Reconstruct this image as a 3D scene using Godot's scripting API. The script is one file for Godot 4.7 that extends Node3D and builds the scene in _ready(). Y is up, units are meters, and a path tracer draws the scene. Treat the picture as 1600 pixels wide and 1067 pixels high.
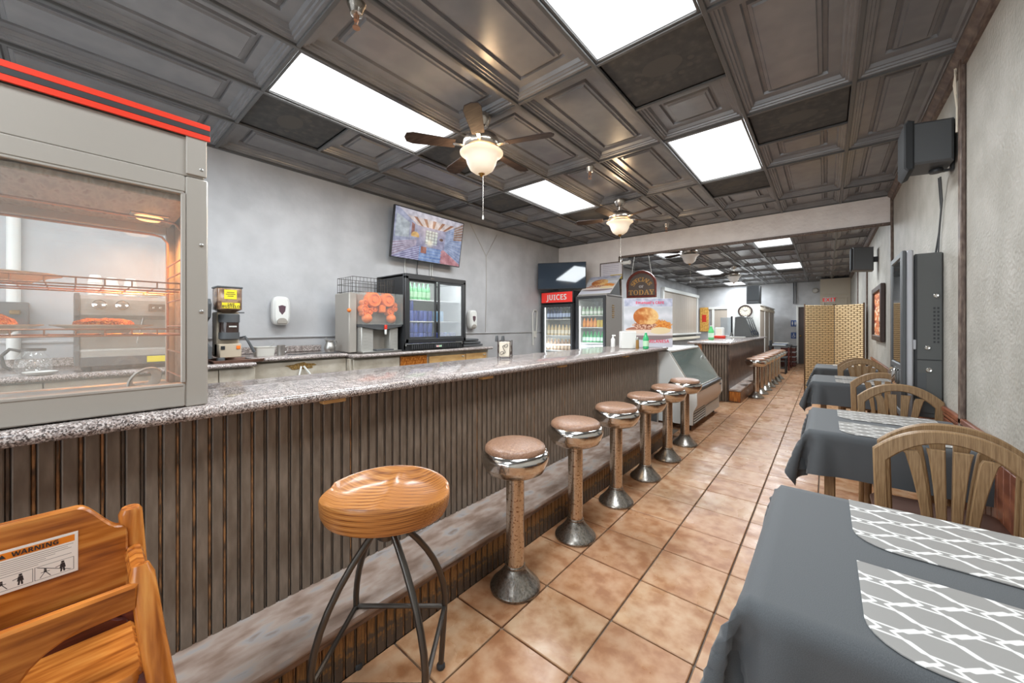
extends Node3D
# A counter diner: long bar with pedestal stools on the left, cloth-covered tables on the right, dark panelled ceiling.
# x runs across the room (right positive), -z runs down its length, the photographer stands at x 0, z 0.

const CE := 2.93      # ceiling height
const WL := -4.15     # left wall face
const WR := 0.615     # right wall face
const TOP := 1.075    # bar top height
var M := {}
var rng := RandomNumberGenerator.new()

# ---------------------------------------------------------------- mesh builder
class MB:
	var V := PackedVector3Array()
	var N := PackedVector3Array()
	var U := PackedVector2Array()
	var t := Transform3D.IDENTITY
	func tri(a, b, c, ua = Vector2.ZERO, ub = Vector2.ZERO, uc = Vector2.ZERO):
		var p = t * a
		var q = t * b
		var r = t * c
		var n = (q - p).cross(r - p)
		if n.length_squared() < 1e-16:
			return
		n = n.normalized()
		V.append_array([p, r, q])
		N.append_array([n, n, n])
		U.append_array([ua, uc, ub])
	func quad(a, b, c, d, ua = Vector2.ZERO, ub = Vector2.ZERO, uc = Vector2.ZERO, ud = Vector2.ZERO):
		tri(a, b, c, ua, ub, uc)
		tri(a, c, d, ua, uc, ud)
	# quad facing its right-hand normal, picture upright from a (lower left)
	func face(a, b, c, d):
		quad(a, b, c, d, Vector2(0, 1), Vector2(1, 1), Vector2(1, 0), Vector2(0, 0))
	func loft(L, cap0 = true, cap1 = true, closed = true):
		var n = L[0].size()
		for j in L.size() - 1:
			for i in (n if closed else n - 1):
				var k = (i + 1) % n
				quad(L[j][i], L[j][k], L[j + 1][k], L[j + 1][i])
		if cap0:
			fan(L[0], true)
		if cap1:
			fan(L[L.size() - 1], false)
	func fan(l, flip):
		var c = Vector3.ZERO
		for p in l:
			c += p
		c /= l.size()
		for i in l.size():
			var k = (i + 1) % l.size()
			if flip:
				tri(c, l[k], l[i])
			else:
				tri(c, l[i], l[k])
	func box(c, s, ch = 0.0):
		var h = s * 0.5
		if ch <= 0.0:
			loft([ring(c, h.x, h.z, -h.y), ring(c, h.x, h.z, h.y)])
		else:
			ch = minf(ch, 0.45 * minf(s.x, minf(s.y, s.z)))
			slab(c, h.x, h.z, ch, [[ch, -h.y], [0, -h.y + ch], [0, h.y - ch], [ch, h.y]], 1)
	func ring(c, hx, hz, y):
		return PackedVector3Array([c + Vector3(-hx, y, hz), c + Vector3(hx, y, hz), c + Vector3(hx, y, -hz), c + Vector3(-hx, y, -hz)])
	# rounded rectangle in plan, profile = [[inset, y], ...] from bottom to top
	func slab(c, hx, hz, r, prof, seg = 5, cap0 = true, cap1 = true):
		var L = []
		for p in prof:
			L.append(rrect(c + Vector3(0, p[1], 0), hx - p[0], hz - p[0], maxf(r - p[0], 0.0005), seg))
		loft(L, cap0, cap1)
	func rrect(c, hx, hz, r, seg):
		var o = PackedVector3Array()
		for q in 4:
			var cx = (hx - r) * [1, -1, -1, 1][q]
			var cz = (hz - r) * [-1, -1, 1, 1][q]
			for i in seg + 1:
				var a = PI / 2 * q + PI / 2 * i / seg
				o.append(c + Vector3(cx + r * cos(a), 0, cz - r * sin(a)))
		return o
	func lathe(prof, seg = 24, c = Vector3.ZERO, cap0 = true, cap1 = true, sx = 1.0, sz = 1.0):
		var L = []
		for p in prof:
			var l = PackedVector3Array()
			for i in seg:
				var a = TAU * i / seg
				l.append(c + Vector3(p[0] * cos(a) * sx, p[1], -p[0] * sin(a) * sz))
			L.append(l)
		loft(L, cap0, cap1)
	func tube(P, r, seg = 8, caps = true, closed = false):
		var L = []
		var n = P.size()
		var up = Vector3.UP
		var d0 = (P[1] - P[0]).normalized()
		if absf(d0.dot(up)) > 0.9:
			up = Vector3.RIGHT
		var s = d0.cross(up).normalized()
		for i in n:
			var a = P[maxi(i - 1, 0)] if not closed else P[(i - 1 + n) % n]
			var b = P[mini(i + 1, n - 1)] if not closed else P[(i + 1) % n]
			var d = (b - a).normalized()
			s = (s - d * s.dot(d)).normalized()
			var w = s.cross(d)
			var rr = r[i] if r is Array else r
			var l = PackedVector3Array()
			for k in seg:
				var an = TAU * k / seg
				l.append(P[i] + (s * cos(an) - w * sin(an)) * rr)
			L.append(l)
		if closed:
			L.append(L[0])
			caps = false
		loft(L, caps, caps)
	func rod(a, b, r, seg = 8):
		tube([a, b], r, seg)
	# polygon in the xy plane (counter-clockwise), drawn out from z0 to z1, edges eased by ch
	func extr(poly, z0, z1, ch = 0.0):
		var n = poly.size()
		var ins = PackedVector2Array()
		for i in n:
			var d1 = (poly[i] - poly[(i - 1 + n) % n]).normalized()
			var d2 = (poly[(i + 1) % n] - poly[i]).normalized()
			var m = (Vector2(-d1.y, d1.x) + Vector2(-d2.y, d2.x))
			m = m / maxf(m.length_squared() * 0.5, 0.3)
			ins.append(poly[i] + m * ch)
		var L = []
		for k in ([[ins, z0], [poly, z0 + ch], [poly, z1 - ch], [ins, z1]] if ch > 0.0 else [[poly, z0], [poly, z1]]):
			var l = PackedVector3Array()
			for p in k[0]:
				l.append(Vector3(p.x, p.y, k[1]))
			L.append(l)
		loft(L, false, false)
		var f = ins if ch > 0.0 else PackedVector2Array(poly)
		var ix = Geometry2D.triangulate_polygon(f)
		for i in range(0, ix.size(), 3):
			var a = f[ix[i]]
			var b = f[ix[i + 1]]
			var c = f[ix[i + 2]]
			if (b - a).cross(c - a) < 0:
				var s = b
				b = c
				c = s
			tri(Vector3(a.x, a.y, z1), Vector3(b.x, b.y, z1), Vector3(c.x, c.y, z1))
			tri(Vector3(a.x, a.y, z0), Vector3(c.x, c.y, z0), Vector3(b.x, b.y, z0))
	func patch(nu, nv, f):
		var g = []
		for j in nv + 1:
			for i in nu + 1:
				g.append(f.call(float(i) / nu, float(j) / nv))
		for j in nv:
			for i in nu:
				var a = j * (nu + 1) + i
				var u0 = float(i) / nu
				var u1 = float(i + 1) / nu
				var v0 = 1.0 - float(j) / nv
				var v1 = 1.0 - float(j + 1) / nv
				quad(g[a], g[a + 1], g[a + nu + 2], g[a + nu + 1], Vector2(u0, v0), Vector2(u1, v0), Vector2(u1, v1), Vector2(u0, v1))
	# a turned knob whose axis is z
	func lathe_z(r = 0.032, d = 0.03):
		var keep = t
		t = t * Transform3D(Basis(Vector3.RIGHT, PI / 2), Vector3.ZERO)
		lathe([[r * 0.7, 0.0], [r, d * 0.3], [r, d * 0.8], [r * 0.8, d], [r * 0.4, d * 0.9], [0.001, d * 0.9]], 20)
		t = keep
	# an outline in plan (x, z), given thickness in y
	func extr_flat(poly, th):
		var keep = t
		t = t * Transform3D(Basis(Vector3.RIGHT, Vector3(0, 0, -1), Vector3.UP), Vector3.ZERO)
		extr(poly, -th / 2, th / 2, th * 0.3)
		t = keep
	func ball(c, r, seg = 14, sy = 1.0):
		var p = []
		for i in 9:
			var a = -PI / 2 + PI * i / 8
			p.append([maxf(r * cos(a), 0.0004), r * sin(a) * sy])
		lathe(p, seg, c)
	func add(o):
		for i in o.V.size():
			V.append(t * o.V[i])
			N.append(t.basis * o.N[i])
			U.append(o.U[i])
	func mesh(crease = 40.0, into = null):
		var lim = cos(deg_to_rad(crease))
		var S = N.duplicate()
		if crease > 0.0:
			var at = {}
			for i in V.size():
				var k = Vector3i((V[i] * 20000.0).round())
				if at.has(k):
					at[k].append(i)
				else:
					at[k] = [i]
			for k in at:
				var g = at[k]
				if g.size() == 1 or g.size() > 60:
					continue
				for i in g:
					var s = Vector3.ZERO
					for j in g:
						if N[i].dot(N[j]) > lim:
							s += N[j]
					S[i] = s.normalized()
		var A = []
		A.resize(Mesh.ARRAY_MAX)
		A[Mesh.ARRAY_VERTEX] = V
		A[Mesh.ARRAY_NORMAL] = S
		A[Mesh.ARRAY_TEX_UV] = U
		var m = into if into else ArrayMesh.new()
		m.add_surface_from_arrays(Mesh.PRIMITIVE_TRIANGLES, A)
		return m

# ---------------------------------------------------------------- nodes
func tag(o, label, category, group = ""):
	o.set_meta("label", label)
	o.set_meta("category", category)
	if group != "":
		o.set_meta("group", group)
	return o

func thing(called, label, category, at = Vector3.ZERO, turn = 0.0, group = ""):
	var o = Node3D.new()
	o.name = called
	add_child(o, true)
	o.position = at
	o.rotation.y = turn
	return tag(o, label, category, group)

func put(called, m, mat, parent = null, at = Vector3.ZERO, crease = 40.0):
	var o = MeshInstance3D.new()
	o.name = called
	o.mesh = m.mesh(crease) if m is MB else m
	o.position = at
	if mat is Array:
		for i in mat.size():
			o.mesh.surface_set_material(i, mat[i])
	else:
		o.material_override = mat
	(parent if parent else self).add_child(o, true)
	return o

func struct(called, m, mat, parent = null):
	var o = put(called, m, mat, parent)
	if parent == null:
		o.set_meta("kind", "structure")
	return o

func stuff(o):
	o.set_meta("kind", "stuff")
	return o

func dup(o, at, turn, label, group = ""):
	var r = o.duplicate()
	r.name = o.name
	add_child(r, true)
	r.position = at
	r.rotation.y = turn
	r.set_meta("label", label)
	if group != "":
		r.set_meta("group", group)
	return r

func bx(c, s, ch = 0.004):
	var m = MB.new()
	m.box(c, s, ch)
	return m

func rodm(a, b, r, seg = 8):
	var m = MB.new()
	m.rod(a, b, r, seg)
	return m

func text(called, s, height, depth, mat, parent, xf, font = "Droid Sans", bold = true):
	var f = SystemFont.new()
	f.font_names = PackedStringArray([font])
	f.font_weight = 700 if bold else 400
	var tm = TextMesh.new()
	tm.font = f
	tm.text = s
	tm.font_size = 64
	tm.pixel_size = height / 46.0
	tm.depth = depth
	tm.curve_step = 4.0
	var o = MeshInstance3D.new()
	o.name = called
	o.mesh = tm
	o.material_override = mat
	o.transform = xf
	parent.add_child(o, true)
	return o

func facing(n, at):   # a frame at `at` whose +z looks along n and whose +y is up
	var z = n.normalized()
	var x = Vector3.UP.cross(z).normalized()
	return Transform3D(Basis(x, z.cross(x), z), at)

# ---------------------------------------------------------------- materials
func mat(c, rough = 0.6, metal = 0.0):
	var m = StandardMaterial3D.new()
	m.albedo_color = c
	m.roughness = rough
	m.metallic = metal
	return m

func ramp(stops, constant = false):
	var g = Gradient.new()
	var o = PackedFloat32Array()
	var c = PackedColorArray()
	for s in stops:
		o.append(s[0])
		c.append(s[1])
	g.offsets = o
	g.colors = c
	if constant:
		g.interpolation_mode = Gradient.GRADIENT_INTERPOLATE_CONSTANT
	return g

func noise(size, freq, oct = 4, stops = null, type = FastNoiseLite.TYPE_SIMPLEX_SMOOTH, seed_ = 1, constant = false):
	var f = FastNoiseLite.new()
	f.noise_type = type
	f.seed = seed_
	f.frequency = freq
	f.fractal_octaves = oct
	if type == FastNoiseLite.TYPE_CELLULAR:
		f.cellular_return_type = FastNoiseLite.RETURN_CELL_VALUE
		f.cellular_jitter = 1.0
		f.fractal_type = FastNoiseLite.FRACTAL_NONE if oct <= 1 else FastNoiseLite.FRACTAL_FBM
	var x = NoiseTexture2D.new()
	x.width = size
	x.height = size
	x.seamless = true
	x.noise = f
	if stops:
		x.color_ramp = ramp(stops, constant)
	return x

func tri_map(m, scale, world = false):
	m.uv1_triplanar = true
	m.uv1_world_triplanar = world
	m.uv1_scale = scale if scale is Vector3 else Vector3.ONE * scale
	m.uv1_triplanar_sharpness = 6.0
	return m

func tex(x, scale, rough = 0.6, metal = 0.0, world = false, tint = Color.WHITE):
	var m = mat(tint, rough, metal)
	m.albedo_texture = x
	return tri_map(m, scale, world)

func bump(m, x, cm):
	m.heightmap_enabled = true
	m.heightmap_texture = x
	m.heightmap_scale = cm
	return m

func glow(c, e, base = Color(0.9, 0.9, 0.9)):
	var m = mat(base, 0.5)
	m.emission_enabled = true
	m.emission = c
	m.emission_energy_multiplier = e
	return m

func glass(tint = Color(0.93, 0.97, 0.96), a = 0.06):
	var m = mat(Color(tint.r, tint.g, tint.b, a), 0.03)
	m.transparency = BaseMaterial3D.TRANSPARENCY_ALPHA
	return m

func paint(w, h, f):
	var im = Image.create(w, h, false, Image.FORMAT_RGB8)
	for y in h:
		for x in w:
			im.set_pixel(x, y, f.call((x + 0.5) / w, (y + 0.5) / h))
	return im

func pic(im, rough = 0.5):
	var m = mat(Color.WHITE, rough)
	m.albedo_texture = ImageTexture.create_from_image(im)
	return m

func c8(r, g, b):
	return Color8(r, g, b)

func _ready():
	# ---- camera: 13 mm view, level, turned 40 degrees left of the room's length
	var cam = Camera3D.new()
	cam.name = "camera"
	cam.position = Vector3(0, 1.35, 0)
	cam.rotation = Vector3(0, 0.7002, 0)
	var near = 0.05
	cam.projection = Camera3D.PROJECTION_FRUSTUM
	cam.near = near
	cam.far = 60.0
	cam.size = near * 1067.0 / 582.2
	cam.frustum_offset = Vector2(0, -near * (533.5 - 509.5) / 582.2)
	add_child(cam)
	cam.current = true
	# ---- environment: an indoor room, nothing outside
	var we = WorldEnvironment.new()
	we.name = "environment"
	var env = Environment.new()
	env.background_mode = Environment.BG_COLOR
	env.background_color = Color(0.02, 0.02, 0.02)
	env.tonemap_mode = Environment.TONE_MAPPER_LINEAR
	env.tonemap_exposure = 1.1
	env.sdfgi_enabled = true
	env.ssao_enabled = true
	env.ssil_enabled = true
	we.environment = env
	add_child(we)
	rng.seed = 7
	LIGHT = 4.1           # energy of one ceiling panel
	DIFFUSER = 1.25       # what the eye sees of it
	materials()
	structure()
	ceiling()
	lights()
	bar()
	objects()

var LIGHT := 1.0
var DIFFUSER := 1.0
var WINDOW := 6.5

func wood(c0, c1, c2, s = 3, f = 0.02, rough = 0.45):
	return {"t": noise(512, f, 5, [[0.2, c0], [0.5, c1], [0.8, c2]], FastNoiseLite.TYPE_SIMPLEX_SMOOTH, s), "r": rough}

func materials():
	M.black = mat(c8(42, 43, 45), 0.45)
	M.rubber = mat(c8(50, 51, 53), 0.7)
	M.dark_grey = mat(c8(78, 80, 82), 0.5)
	M.white = mat(c8(226, 226, 222), 0.45)
	M.off_white = mat(c8(205, 203, 196), 0.5)
	M.chrome = mat(c8(214, 212, 208), 0.14, 1.0)
	M.steel = mat(c8(178, 176, 172), 0.36, 1.0)
	M.brushed = tex(noise(512, 0.03, 3, [[0.0, c8(168, 166, 160)], [1.0, c8(202, 200, 195)]], 3, 5), Vector3(1, 30, 1), 0.33, 0.45)
	M.nickel = mat(c8(190, 182, 172), 0.25, 1.0)
	M.brass = mat(c8(160, 126, 70), 0.35, 1.0)
	M.glass = glass()
	M.lens = mat(c8(235, 235, 235), 0.3)
	# speckled granite
	M.granite = mat(Color.WHITE, 0.13)
	M.granite.albedo_texture = noise(512, 0.34, 1, [[0.0, c8(88, 82, 80)], [0.1, c8(124, 114, 110)], [0.24, c8(164, 154, 150)], [0.38, c8(204, 195, 192)], [0.55, c8(232, 226, 223)], [0.8, c8(192, 176, 168)], [0.88, c8(160, 150, 148)], [0.94, c8(86, 80, 78)]], FastNoiseLite.TYPE_CELLULAR, 3, true)
	tri_map(M.granite, 1.7, true)
	M.granite.detail_enabled = true
	M.granite.detail_blend_mode = BaseMaterial3D.BLEND_MODE_MUL
	M.granite.detail_albedo = noise(512, 0.03, 4, [[0.25, c8(205, 200, 198)], [0.75, c8(255, 252, 250)]], 3, 9)
	M.granite.uv2_triplanar = true
	M.granite.uv2_world_triplanar = true
	M.granite.uv2_scale = Vector3.ONE * 1.3
	# plaster: trowelled on the left, sand-textured on the right
	var n1 = noise(512, 0.012, 5, null, 3, 21)
	var n2 = noise(512, 0.06, 4, null, 3, 22)
	M.plaster = bump(tex(noise(512, 0.01, 4, [[0.2, c8(176, 176, 178)], [0.8, c8(190, 190, 192)]], 3, 23), 0.6, 0.55, 0.0, true), n1, 0.4)
	var n3 = noise(512, 0.14, 3, null, 3, 27)
	M.stucco = bump(tex(noise(512, 0.012, 4, [[0.2, c8(156, 152, 143)], [0.8, c8(172, 168, 160)]], 3, 24), 0.7, 0.6, 0.0, true), n3, 0.35)
	M.header = bump(tex(noise(512, 0.01, 4, [[0.2, c8(228, 220, 216)], [0.8, c8(238, 231, 227)]], 3, 25), 0.7, 0.6, 0.0, true), n2, 0.5)
	M.trim = tex(noise(512, 0.03, 4, [[0.2, c8(74, 58, 52)], [0.6, c8(104, 88, 78)], [0.9, c8(132, 116, 104)]], 3, 26), Vector3(4, 1, 1), 0.5, 0, true)
	# ceiling
	M.panel = tex(noise(256, 0.02, 3, [[0.2, c8(118, 117, 118)], [0.8, c8(128, 126, 126)]], 3, 31), 1.2, 0.27, 0.0, true)
	M.grid = mat(c8(84, 83, 82), 0.35)
	M.vent = tex(noise(512, 0.02, 5, [[0.25, c8(62, 61, 61)], [0.6, c8(70, 69, 67)], [0.85, c8(82, 79, 75)]], 3, 32), 1.5, 0.75, 0.0, true)
	# floor
	M.grout = mat(c8(112, 100, 88), 0.8)
	M.tiles = []
	var tt = noise(1024, 0.012, 6, [[0.2, c8(158, 112, 78)], [0.42, c8(174, 132, 98)], [0.58, c8(183, 145, 113)], [0.8, c8(190, 157, 127)]], 3, 41)
	var tg = noise(256, 0.02, 4, [[0.2, c8(60, 60, 60)], [0.8, c8(120, 120, 120)]], 3, 42)
	for c in [c8(255, 250, 245), c8(248, 238, 230), c8(255, 255, 252), c8(243, 232, 222)]:
		var m = tex(tt, 0.9, 1.0, 0.0, true, c)
		m.roughness_texture = tg
		m.metallic_specular = 0.5
		M.tiles.append(m)
	# dark painted beadboard and its rubbed-through beads
	M.bead_dark = tex(noise(512, 0.02, 5, [[0.15, c8(104, 90, 77)], [0.55, c8(118, 104, 91)], [0.85, c8(132, 117, 103)]], 3, 51), Vector3(3, 0.8, 3), 0.42, 0.0, true)
	M.bead_worn = tex(noise(512, 0.03, 5, [[0.25, c8(80, 66, 54)], [0.5, c8(128, 92, 62)], [0.75, c8(164, 118, 76)]], 3, 52), Vector3(3, 1.2, 3), 0.45, 0.0, true)
	M.bead_thin = tex(noise(512, 0.03, 5, [[0.3, c8(78, 67, 58)], [0.6, c8(96, 82, 70)], [0.85, c8(120, 96, 74)]], 3, 53), Vector3(3, 1.2, 3), 0.45, 0.0, true)
	M.tread = tex(noise(1024, 0.008, 6, [[0.2, c8(134, 112, 98)], [0.42, c8(156, 136, 124)], [0.6, c8(170, 153, 142)], [0.78, c8(158, 154, 153)], [0.92, c8(134, 118, 108)]], 3, 54), Vector3(1.6, 1, 0.7), 0.45, 0.0, true)
	M.edge = tex(noise(512, 0.02, 4, [[0.3, c8(84, 64, 54)], [0.7, c8(130, 100, 80)]], 3, 55), Vector3(4, 4, 0.8), 0.45, 0.0, true)
	# woods, grain along each thing's own x axis
	var g = noise(512, 0.012, 5, [[0.2, c8(124, 96, 66)], [0.5, c8(140, 111, 78)], [0.8, c8(154, 126, 92)]], 3, 61)
	M.oak_x = tex(g, Vector3(2, 34, 34), 0.42)
	M.oak_y = tex(g, Vector3(34, 2, 34), 0.42)
	var o = noise(512, 0.01, 5, [[0.15, c8(128, 68, 26)], [0.4, c8(166, 96, 38)], [0.62, c8(190, 118, 52)], [0.85, c8(204, 138, 68)]], 3, 62)
	M.pine_x = tex(o, Vector3(1.0, 9, 9), 0.22)
	M.pine_y = tex(o, Vector3(9, 1.0, 9), 0.22)
	M.pine_z = tex(o, Vector3(9, 9, 1.0), 0.22)
	var sl = noise(512, 0.008, 5, [[0.18, c8(112, 62, 28)], [0.36, c8(156, 96, 44)], [0.58, c8(182, 120, 60)], [0.85, c8(198, 142, 82)]], 3, 63)
	M.slab_wood = tex(sl, Vector3(1.3, 56, 40), 0.34)
	M.slab_wood.clearcoat_enabled = true
	M.slab_wood.clearcoat = 0.25
	M.slab_wood.clearcoat_roughness = 0.12
	M.mahogany = tex(noise(512, 0.01, 5, [[0.2, c8(58, 22, 18)], [0.8, c8(104, 44, 34)]], 3, 64), Vector3(9, 9, 1.0), 0.25)
	M.ply = tex(noise(512, 0.01, 5, [[0.2, c8(196, 150, 92)], [0.8, c8(222, 184, 128)]], 3, 65), Vector3(2, 2, 1), 0.5, 0, true)
	M.vinyl = bump(tex(noise(512, 0.03, 4, [[0.2, c8(132, 98, 78)], [0.8, c8(160, 124, 100)]], 3, 66), 5.0, 0.28), n2, 0.15)
	M.brown_vinyl = mat(c8(84, 62, 54), 0.35)
	M.cloth = tex(noise(512, 0.2, 3, [[0.2, c8(62, 65, 68)], [0.8, c8(80, 83, 86)]], 3, 67), 6.0, 0.75)
	M.cloth.rim_enabled = true
	M.cloth.rim = 0.35
	M.rust_chrome = tex(noise(512, 0.06, 5, [[0.0, c8(206, 196, 184)], [0.66, c8(200, 186, 168)], [0.74, c8(128, 92, 60)], [0.9, c8(84, 58, 40)]], 3, 68), 3.0, 0.22, 0.92)
	M.old_chrome = tex(noise(512, 0.03, 5, [[0.2, c8(120, 114, 106)], [0.6, c8(176, 172, 166)], [0.9, c8(140, 120, 100)]], 3, 69), 5.0, 0.3, 0.95)
	M.gunmetal = mat(c8(92, 88, 84), 0.32, 0.85)
	M.rattan = tex(noise(256, 0.03, 3, [[0.2, c8(214, 184, 138)], [0.8, c8(234, 208, 166)]], 3, 70), Vector3(8, 40, 8), 0.55)
	M.rattan_dark = mat(c8(74, 50, 28), 0.7)
	M.copper = mat(c8(186, 142, 114), 0.34, 0.8)
	M.plate = mat(c8(226, 208, 186), 0.25)
	M.pastry = bump(tex(noise(256, 0.05, 4, [[0.25, c8(168, 84, 26)], [0.6, c8(214, 134, 54)], [0.85, c8(232, 176, 98)]], 3, 71), 8.0, 0.5), n2, 1.2)
	M.red_band = mat(c8(226, 58, 34), 0.4)
	M.band_black = mat(c8(52, 52, 54), 0.5)
	M.yellow = mat(c8(236, 214, 40), 0.5)
	M.frost = glass(Color(0.9, 0.93, 0.95), 0.28)
	M.sign_red = glow(Color(0.80, 0.10, 0.08), 0.35, c8(214, 60, 52))
	M.grey_shell = mat(c8(150, 146, 142), 0.4)
	M.napkin = mat(c8(232, 222, 204), 0.8)
	M.iron = mat(c8(64, 48, 42), 0.5)
	M.pink = mat(c8(226, 66, 96), 0.5)
	M.gold = mat(c8(222, 174, 98), 0.5)
	M.barrel = tex(noise(256, 0.03, 4, [[0.2, c8(104, 44, 36)], [0.8, c8(150, 74, 58)]], 3, 98), 6.0, 0.4)
	M.bowl = glow(Color(1.0, 0.86, 0.66), 0.3, c8(236, 226, 212))
	M.bowl_off = mat(c8(226, 222, 216), 0.25)
	M.blade = tex(noise(256, 0.02, 4, [[0.2, c8(50, 42, 40)], [0.8, c8(66, 56, 52)]], 3, 99), Vector3(2, 10, 10), 0.7)
	M.blade.metallic_specular = 0.15
	M.speaker_grille = mat(c8(42, 44, 46), 0.8)
	M.juke = mat(c8(84, 85, 84), 0.42)
	M.silver = mat(c8(176, 176, 180), 0.35, 0.3)
	M.screen_off = mat(c8(22, 26, 30), 0.06)
	M.plaque = tex(noise(256, 0.02, 4, [[0.3, c8(196, 140, 60)], [0.7, c8(222, 176, 92)]], 3, 100), 3.0, 0.5)
	M.blue = mat(c8(40, 72, 132), 0.4)
	M.blue_grey = mat(c8(120, 128, 150), 0.5)
	M.daylight = glow(Color(0.93, 0.97, 1.0), 1.2)
	M.warm_steel = tex(noise(256, 0.02, 4, [[0.2, c8(150, 140, 126)], [0.6, c8(176, 166, 152)], [0.9, c8(130, 112, 92)]], 3, 72), Vector3(2, 2, 8), 0.35, 0.2)
	M.taupe = mat(c8(178, 166, 154), 0.5)
	M.alu = mat(c8(172, 166, 158), 0.38, 0.25)
	M.orange = mat(c8(244, 124, 44), 0.35)
	M.red = mat(c8(206, 52, 36), 0.4)
	M.paper = mat(c8(236, 234, 228), 0.7)

# ---------------------------------------------------------------- room shell
func structure():
	var b = MB.new()
	b.box(Vector3(-1.77, -0.112, -7.0), Vector3(5.3, 0.2, 21.0))
	var floor_ = struct("floor", b, M.grout)
	var T = 0.3552
	var gap = 0.008
	var full = tile_mesh(T - gap, T - gap)
	var cut_left = tile_mesh(0.292, T - gap)
	var cut_right = tile_mesh(0.298, T - gap)
	var far = [MB.new(), MB.new(), MB.new(), MB.new()]
	var count = 0
	for r in range(-8, 44):
		var z = -1.2475 - T * (r + 0.5)
		for c in range(-4, 5):
			var x = -1.112 + T * (c + 0.5)
			var me = full
			if c == 4:
				me = cut_right
				x -= 0.022
			if c == -1 and z > -4.95:
				me = cut_left
				x += 0.028
			if c < -1 and (z > -5.2 or z < -8.4):
				continue
			var k = rng.randi() % 4
			if r >= -4 and count < 240 and z > -9.2:
				put("tile", me, M.tiles[k], floor_, Vector3(x, 0, z))
				count += 1
			else:
				far[k].t.origin = Vector3(x, 0, z)
				tile_into(far[k], (0.298 if c == 4 else (0.292 if me == cut_left else T - gap)), T - gap)
	for k in 4:
		far[k].t.origin = Vector3.ZERO
		stuff(put("far_tiles", far[k], M.tiles[k], floor_))
	# walls with thickness
	b = MB.new()
	b.box(Vector3(WL - 0.1, 1.5, -7.0), Vector3(0.2, 3.0, 20.6))
	struct("wall_left", b, M.plaster)
	b = MB.new()
	b.box(Vector3(WR + 0.1, 1.5, -7.0), Vector3(0.2, 3.0, 20.6))
	var wr = struct("wall_right", b, M.stucco)
	b = MB.new()
	b.box(Vector3(-1.77, 1.5, 3.3), Vector3(5.1, 3.0, 0.2))
	struct("wall_near", b, M.stucco)
	storefront()
	b = MB.new()
	b.box(Vector3(-1.77, 1.5, -17.1), Vector3(5.1, 3.0, 0.2))
	struct("wall_far", b, M.plaster)
	# end wall of the first room: solid left part, header over the wide opening
	b = MB.new()
	b.box(Vector3((WL - 2.86) / 2, CE / 2, -6.47), Vector3(-2.86 - WL, CE, 0.14))
	b.box(Vector3((WR - 2.86) / 2, (2.60 + CE) / 2, -6.47), Vector3(WR + 2.86, CE - 2.60, 0.14))
	struct("wall_end", b, M.header)
	b = MB.new()
	b.box(Vector3(-2.84, 1.3, -6.40), Vector3(0.05, 2.6, 0.05), 0.006)
	b.box(Vector3((WR - 2.86) / 2, 2.59, -6.40), Vector3(WR + 2.86, 0.035, 0.05), 0.006)
	struct("trim_1", b, M.trim)
	# crown and wall posts on the right
	b = MB.new()
	for z in [[3.15, -6.36], [-6.58, -15.9]]:
		b.extr([Vector2(WR, CE), Vector2(WR - 0.05, CE), Vector2(WR - 0.045, CE - 0.02), Vector2(WR - 0.02, CE - 0.045), Vector2(WR - 0.018, CE - 0.075), Vector2(WR, CE - 0.08)], z[1], z[0])
	struct("trim_2", b, M.trim)
	var n = 3
	for z in [-3.33, -6.34, -9.9, -12.6]:
		b = MB.new()
		b.box(Vector3(WR - 0.012, CE / 2, z), Vector3(0.024, CE, 0.05), 0.005)
		struct("trim_%d" % n, b, M.trim)
		n += 1
	# wainscot along the tables
	b = MB.new()
	b.box(Vector3(WR - 0.012, 0.80, -5.0), Vector3(0.024, 0.035, 8.0), 0.005)
	b.box(Vector3(WR - 0.009, 0.765, -5.0), Vector3(0.018, 0.02, 8.0), 0.004)
	b.box(Vector3(WR - 0.008, 0.735, -5.0), Vector3(0.016, 0.02, 8.0), 0.004)
	var wn = struct("trim_%d" % n, b, tex(noise(256, 0.02, 4, [[0.2, c8(104, 58, 40)], [0.8, c8(150, 92, 64)]], 3, 81), Vector3(3, 3, 1), 0.4, 0, true))
	n += 1
	var pl = bx(Vector3.ZERO, Vector3(0.014, 0.72, 0.076), 0.004).mesh()
	for k in 96:
		put("plank", pl, wn.material_override, wn, Vector3(WR - 0.008, 0.365, -1.1 - k * 0.08))
	# low moulding on the left wall
	b = MB.new()
	b.box(Vector3(WL + 0.01, 1.243, -3.0), Vector3(0.02, 0.022, 6.6), 0.006)
	struct("trim_%d" % n, b, M.plaster)
	n += 1
	# beige closet at the far right, behind the screen
	b = MB.new()
	b.box(Vector3(0.23, 1.46, -16.6), Vector3(0.76, 2.92, 0.78))
	var cl = struct("wall_closet", b, mat(c8(206, 196, 178), 0.6))
	b = MB.new()
	b.box(Vector3(0.23, 2.40, -16.195), Vector3(0.76, 0.03, 0.03), 0.005)
	b.box(Vector3(0.23, 2.28, -16.195), Vector3(0.6, 0.03, 0.03), 0.005)
	b.box(Vector3(-0.05, 1.15, -16.195), Vector3(0.03, 2.26, 0.03), 0.005)
	b.box(Vector3(0.51, 1.15, -16.195), Vector3(0.03, 2.26, 0.03), 0.005)
	put("moulding", b, cl.material_override, cl)
	# far wall: dark doorway, white panel door
	b = MB.new()
	b.box(Vector3(-0.46, 1.02, -16.985), Vector3(0.62, 2.04, 0.03), 0.004)
	var dr = struct("door_1", b, mat(c8(70, 58, 54), 0.5))
	b = MB.new()
	for x in [-0.79, -0.13]:
		b.box(Vector3(x, 1.03, -16.97), Vector3(0.06, 2.06, 0.06), 0.006)
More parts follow.
